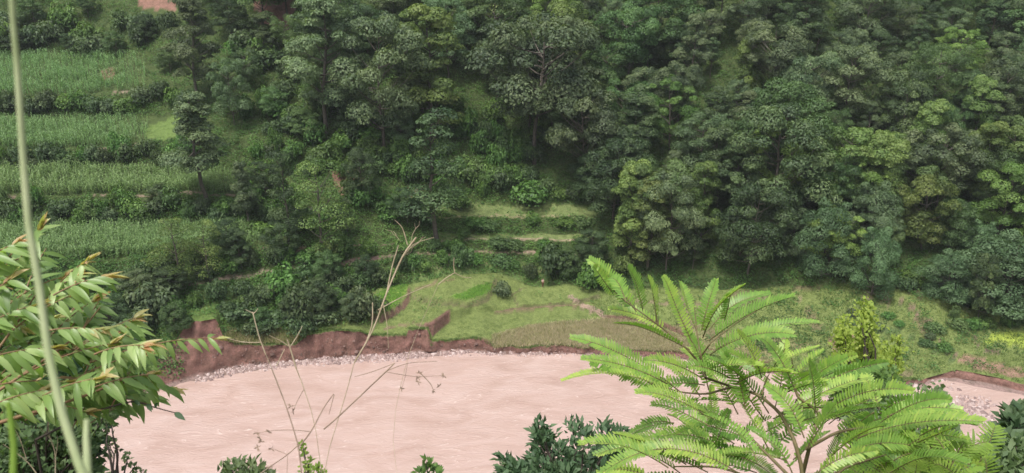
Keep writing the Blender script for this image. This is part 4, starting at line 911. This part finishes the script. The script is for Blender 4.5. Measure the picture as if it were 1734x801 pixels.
dry('dry_forked_stalk', 'thin pale stalk forking three ways in front of the little terraces', 2.9, [([(700, 960), (660, 740), (690, 600), (742, 482)], .0009, .0011), ([(770, 462), (768, 448), (769, 436)], .0024, .0014), ([(770, 462), (785, 470), (798, 470)], .0022, .0012), ([(742, 482), (756, 470), (770, 462)], .0026, .0022)], M['paletwig'])
dry('dry_leaning_stalk', 'pale forked stalk with a long side twig reaching the copper tip, left of the bank', 2.7,
    [([(540, 940), (505, 752), (486, 690), (465, 635), (450, 600)], .001, .0014), ([(450, 600), (440, 575), (432, 545), (428, 528)], .0026, .0022), ([(441, 580), (410, 580), (372, 569)], .0024, .0016), ([(428, 530), (421, 527), (415, 524)], .002, .001), ([(428, 532), (434, 527), (437, 522)], .002, .001)], M['paletwig'])
dry('dry_trident_stalk', 'pale straight stalk branching into three at the pebble beach, left half', 2.5,
    [([(560, 930), (535, 720), (512, 650), (502, 625)], .001, .002), ([(502, 625), (490, 585), (486, 575)], .0032, .0026), ([(489, 586), (475, 577), (456, 568)], .0022, .001), ([(491, 588), (503, 570), (512, 552)], .0022, .0012), ([(468, 620), (475, 605), (482, 591)], .002, .0018)], M['paletwig'])
dry('dark_branching_twig', 'brown branching twigs with tiny dried leaves standing against the pink water', 2.4,
    [([(520, 900), (508, 775), (504, 750), (487, 694), (466, 640), (460, 625)], .0030, .0014), ([(507, 756), (527, 731), (548, 690), (565, 667)], .0030, .0018), ([(400, 830), (458, 790), (487, 770), (507, 752)], .0016, .0022), ([(548, 727), (566, 712), (600, 680), (655, 628), (668, 615)], .0028, .0026),
     ([(527, 731), (500, 728), (468, 728), (435, 733)], .0014, .0008), ([(487, 770), (478, 766), (462, 760)], .0012, .0008), ([(655, 628), (690, 614), (740, 612)], .0016, .0009), ([(655, 630), (700, 638), (752, 636)], .0014, .0008), ([(486, 801), (487, 772)], .0012, .001),
     ([(690, 616), (686, 640), (680, 658)], .001, .0008), ([(712, 632), (728, 648), (734, 660)], .0018, .0012), ([(600, 638), (630, 630), (668, 615)], .0012, .0014), ([(514, 660), (505, 676), (496, 696)], .0014, .001), ([(566, 668), (560, 690), (557, 702)], .0016, .001)], M['twig'],
    heads=[(434, 733), (455, 731), (440, 742), (443, 748), (436, 758), (496, 696), (492, 688), (680, 658), (733, 661), (710, 632), (708, 640), (744, 654), (752, 636), (457, 791), (460, 760), (708, 647)])

# 5. leafy things along the bottom edge
def leafy(name, label, cat, mat, D, tips, leafL, per, spread, whorl=False, stemmat='darkbark', rt=None, tint=.5, wfac=.3, droop=.0):
    """a plant whose branch tips are at the given pixels; small leaves along the last part of each branch"""
    lf, st = MB(), MB(); r0 = rt if rt is not None else (np.mean([t[0] for t in tips]), 1000)
    e = empty(name, root(PT(r0[0], r0[1], D), 0), label, cat); b0 = np.array(e.location)
    hub = PT(r0[0], r0[1] - 90, D); tube(st, curve3(b0, hub, 0, 5), np.linspace(.02, .012, 5) * D / 4, 6)
    for (u, v) in tips:
        D_ = D * gr.uniform(.94, 1.1); tip = PT(u, v, D_); mid = curve3(hub, tip, .12, 8, .015); tube(st, mid, np.linspace(.009, .0016, 8) * D / 4, 5)
        n = per; f = gr.uniform(.0, 1, n) ** .7; seg = PT(u, v, D_) - mid[5]; c = tip - (tip - mid[5])[None] * (1 - f[:, None]) * min(1.0, spread * D / F / max(1e-6, np.linalg.norm(seg)) * 2.2)
        c = c + gr.normal(0, spread * D / F * .42, (n, 3)) * (1.25 - .6 * f[:, None]); d_ = nrm(nrm(c - tip + seg * .6) + gr.normal(0, .55, (n, 3)) + UP * (.25 - droop)); n_ = nrm(UP + gr.normal(0, .5, (n, 3)) + [0, -.4, 0])
        LL = leafL * gr.uniform(.6, 1.25, n); leafquads(lf, c, d_, n_, LL, LL * wfac * 1.6, np.clip(tint + gr.normal(0, .2, n), 0, 1), .2)
    childmesh(st, 'stem', M[stemmat], e, True); childmesh(lf, 'leaves', M[mat], e); return e
def fill(poly, n):
    us = [p[0] for p in poly]; vs = [p[1] for p in poly]; out = []
    while len(out) < n:
        a, b_ = gr.uniform(min(us), max(us)), gr.uniform(min(vs), max(vs))
        if inpoly(np.array([a]), np.array([b_]), poly)[0]: out.append((a, b_))
    return out
leafy('dark_leafy_shrub', 'dark green shrub with upright leafy shoots against the water, bottom centre', 'shrub', 'night', 9.0,
      [(908, 716), (916, 730), (925, 745), (932, 738), (905, 740), (968, 716), (985, 722), (995, 735), (1030, 718), (1036, 735), (1052, 728), (975, 745), (848, 778), (872, 788), (856, 790), (960, 765)] +
      fill([(895, 760), (930, 745), (980, 765), (1030, 745), (1060, 770), (1060, 830), (830, 830), (850, 790), (890, 795)], 60), .10, 46, 15, tint=.5, wfac=.26)
leafy('small_leafy_shrub', 'tuft of grey-green leaves poking up at the bottom edge left of centre', 'shrub', 'olive', 6.0, [(392, 790), (410, 782), (425, 788), (440, 795), (400, 800), (380, 802), (455, 806), (425, 806)], .06, 50, 14)
leafy('bottom_edge_sprig', 'small green sprig just showing at the bottom edge, right of the twigs', 'shrub', 'bush', 5.0, [(722, 784), (735, 792), (715, 798), (745, 802)], .045, 34, 10)
leafy('leafy_sapling', 'slender sapling with small yellowish leaves below the twigs, bottom', 'sapling', 'lime', 3.0, [(512, 752), (516, 765), (520, 780), (524, 792), (540, 790), (528, 806), (545, 800)], .018, 20, 7, tint=.3, wfac=.4)
leafy('small_leaved_shrub', 'tangled shrub of small grey-green leaves in the bottom left corner', 'shrub', 'olive', 4.2, fill([(-40, 700), (190, 665), (215, 700), (180, 740), (190, 790), (225, 830), (-40, 830)], 120), .035, 34, 17, tint=.5, wfac=.4)
leafy('shaded_shrub', 'darker bush behind the tangled small-leaved shrub at bottom left', 'shrub', 'night', 6.5, fill([(-60, 560), (120, 600), (170, 690), (165, 830), (-60, 830)], 80), .13, 44, 24, tint=.4, wfac=.3)
leafy('trailing_sprig', 'thin sprig of tiny leaves over the water right of the bottom-left shrub', 'shrub', 'olive', 3.8, [(198, 760), (215, 772), (228, 790), (185, 745), (240, 800), (178, 708), (190, 700)], .022, 24, 9, tint=.7, wfac=.4)
leafy('lime_sapling', 'light lime-green young tree standing behind the feathery shrub, on the right', 'sapling', 'lime', 8.0,
      [(1462, 512), (1470, 525), (1458, 540), (1475, 545), (1468, 560), (1432, 540), (1425, 552), (1480, 580), (1500, 588), (1520, 575)] + fill([(1410, 560), (1450, 550), (1490, 590), (1530, 585), (1520, 630), (1490, 660), (1420, 640)], 50), .042, 90, 15, tint=.55, wfac=.42)
leafy('sparse_green_bush', 'mid-green bush below the lime young tree, lower right', 'shrub', 'bush', 7.0, fill([(1400, 610), (1500, 600), (1525, 650), (1500, 700), (1420, 690)], 34), .045, 80, 17, tint=.6, wfac=.42)
leafy('thin_creamy_bush', 'thin bush of small pale leaves in front of the boulders, lower right', 'shrub', 'olive', 5.0, fill([(1440, 655), (1600, 655), (1625, 700), (1640, 745), (1560, 760), (1440, 740)], 60), .036, 26, 18, tint=.85, wfac=.45)
leafy('deep_green_tree', 'dark green tree top at the right edge of the foreground', 'tree', 'night', 8.5, [(1722, 690), (1712, 705), (1735, 700)] + fill([(1690, 735), (1715, 700), (1760, 690), (1760, 830), (1680, 830), (1700, 780), (1682, 750)], 50), .10, 46, 16, tint=.45, wfac=.42)
leafy('grey_green_bush', 'soft grey-green bush under the dark tree top, bottom right corner', 'shrub', 'olive', 6.0, fill([(1600, 790), (1690, 760), (1740, 740), (1760, 830), (1560, 830)], 44), .06, 44, 18, tint=.6, wfac=.35)
# yellow-green ferny plant under the feathery shrub
fe = empty('ferny_plant', root(PT(1560, 950, 3.6), 0), 'yellow-green ferny plant with loose narrow leaflets at the bottom right', 'plant'); lf, st = MB(), MB(); b0 = np.array(fe.location)
hub = PT(1560, 900, 3.6); tube(st, curve3(b0, hub, 0, 4), np.linspace(.012, .007, 4), 6)
for i in range(42):
    a = gr.uniform(.2, 2.9); c0 = (1565 + gr.normal(0, 55), gr.uniform(770, 850)); L = gr.uniform(50, 90); D_ = 3.6 + gr.uniform(-.3, .4); p0 = PT(*c0, D_); p1 = PT(c0[0] + L * math.cos(a), c0[1] - L * .75 * math.sin(a), D_ + gr.uniform(-.1, .1))
    tube(st, curve3(hub, p0, .05, 4), np.linspace(.004, .002, 4), 4); frond(lf, st, p0, p1, .06, 11, gr.uniform(.3, .9), .15, cup=-.2, wid=.22)
childmesh(st, 'stem', M['fernstem'], fe, True); childmesh(lf, 'leaves', M['lime'], fe)
# pale twigs at bottom left
dry('pale_forked_twig', 'pale leafless forked twig standing in the bottom left corner', 3.0, [([(92, 900), (94, 800), (94, 765), (82, 735), (82, 710), (90, 696), (97, 690)], .003, .0012), ([(94, 770), (88, 745), (66, 722)], .0022, .001), ([(94, 775), (98, 750), (97, 738)], .002, .001)], M['paletwig'])
dry('pale_leaning_twig', 'pale thin twig leaning to the left in the bottom left corner', 3.0, [([(90, 860), (62, 800), (40, 775), (5, 752)], .003, .0014), ([(45, 778), (35, 745), (20, 715)], .002, .001)], M['paletwig'])
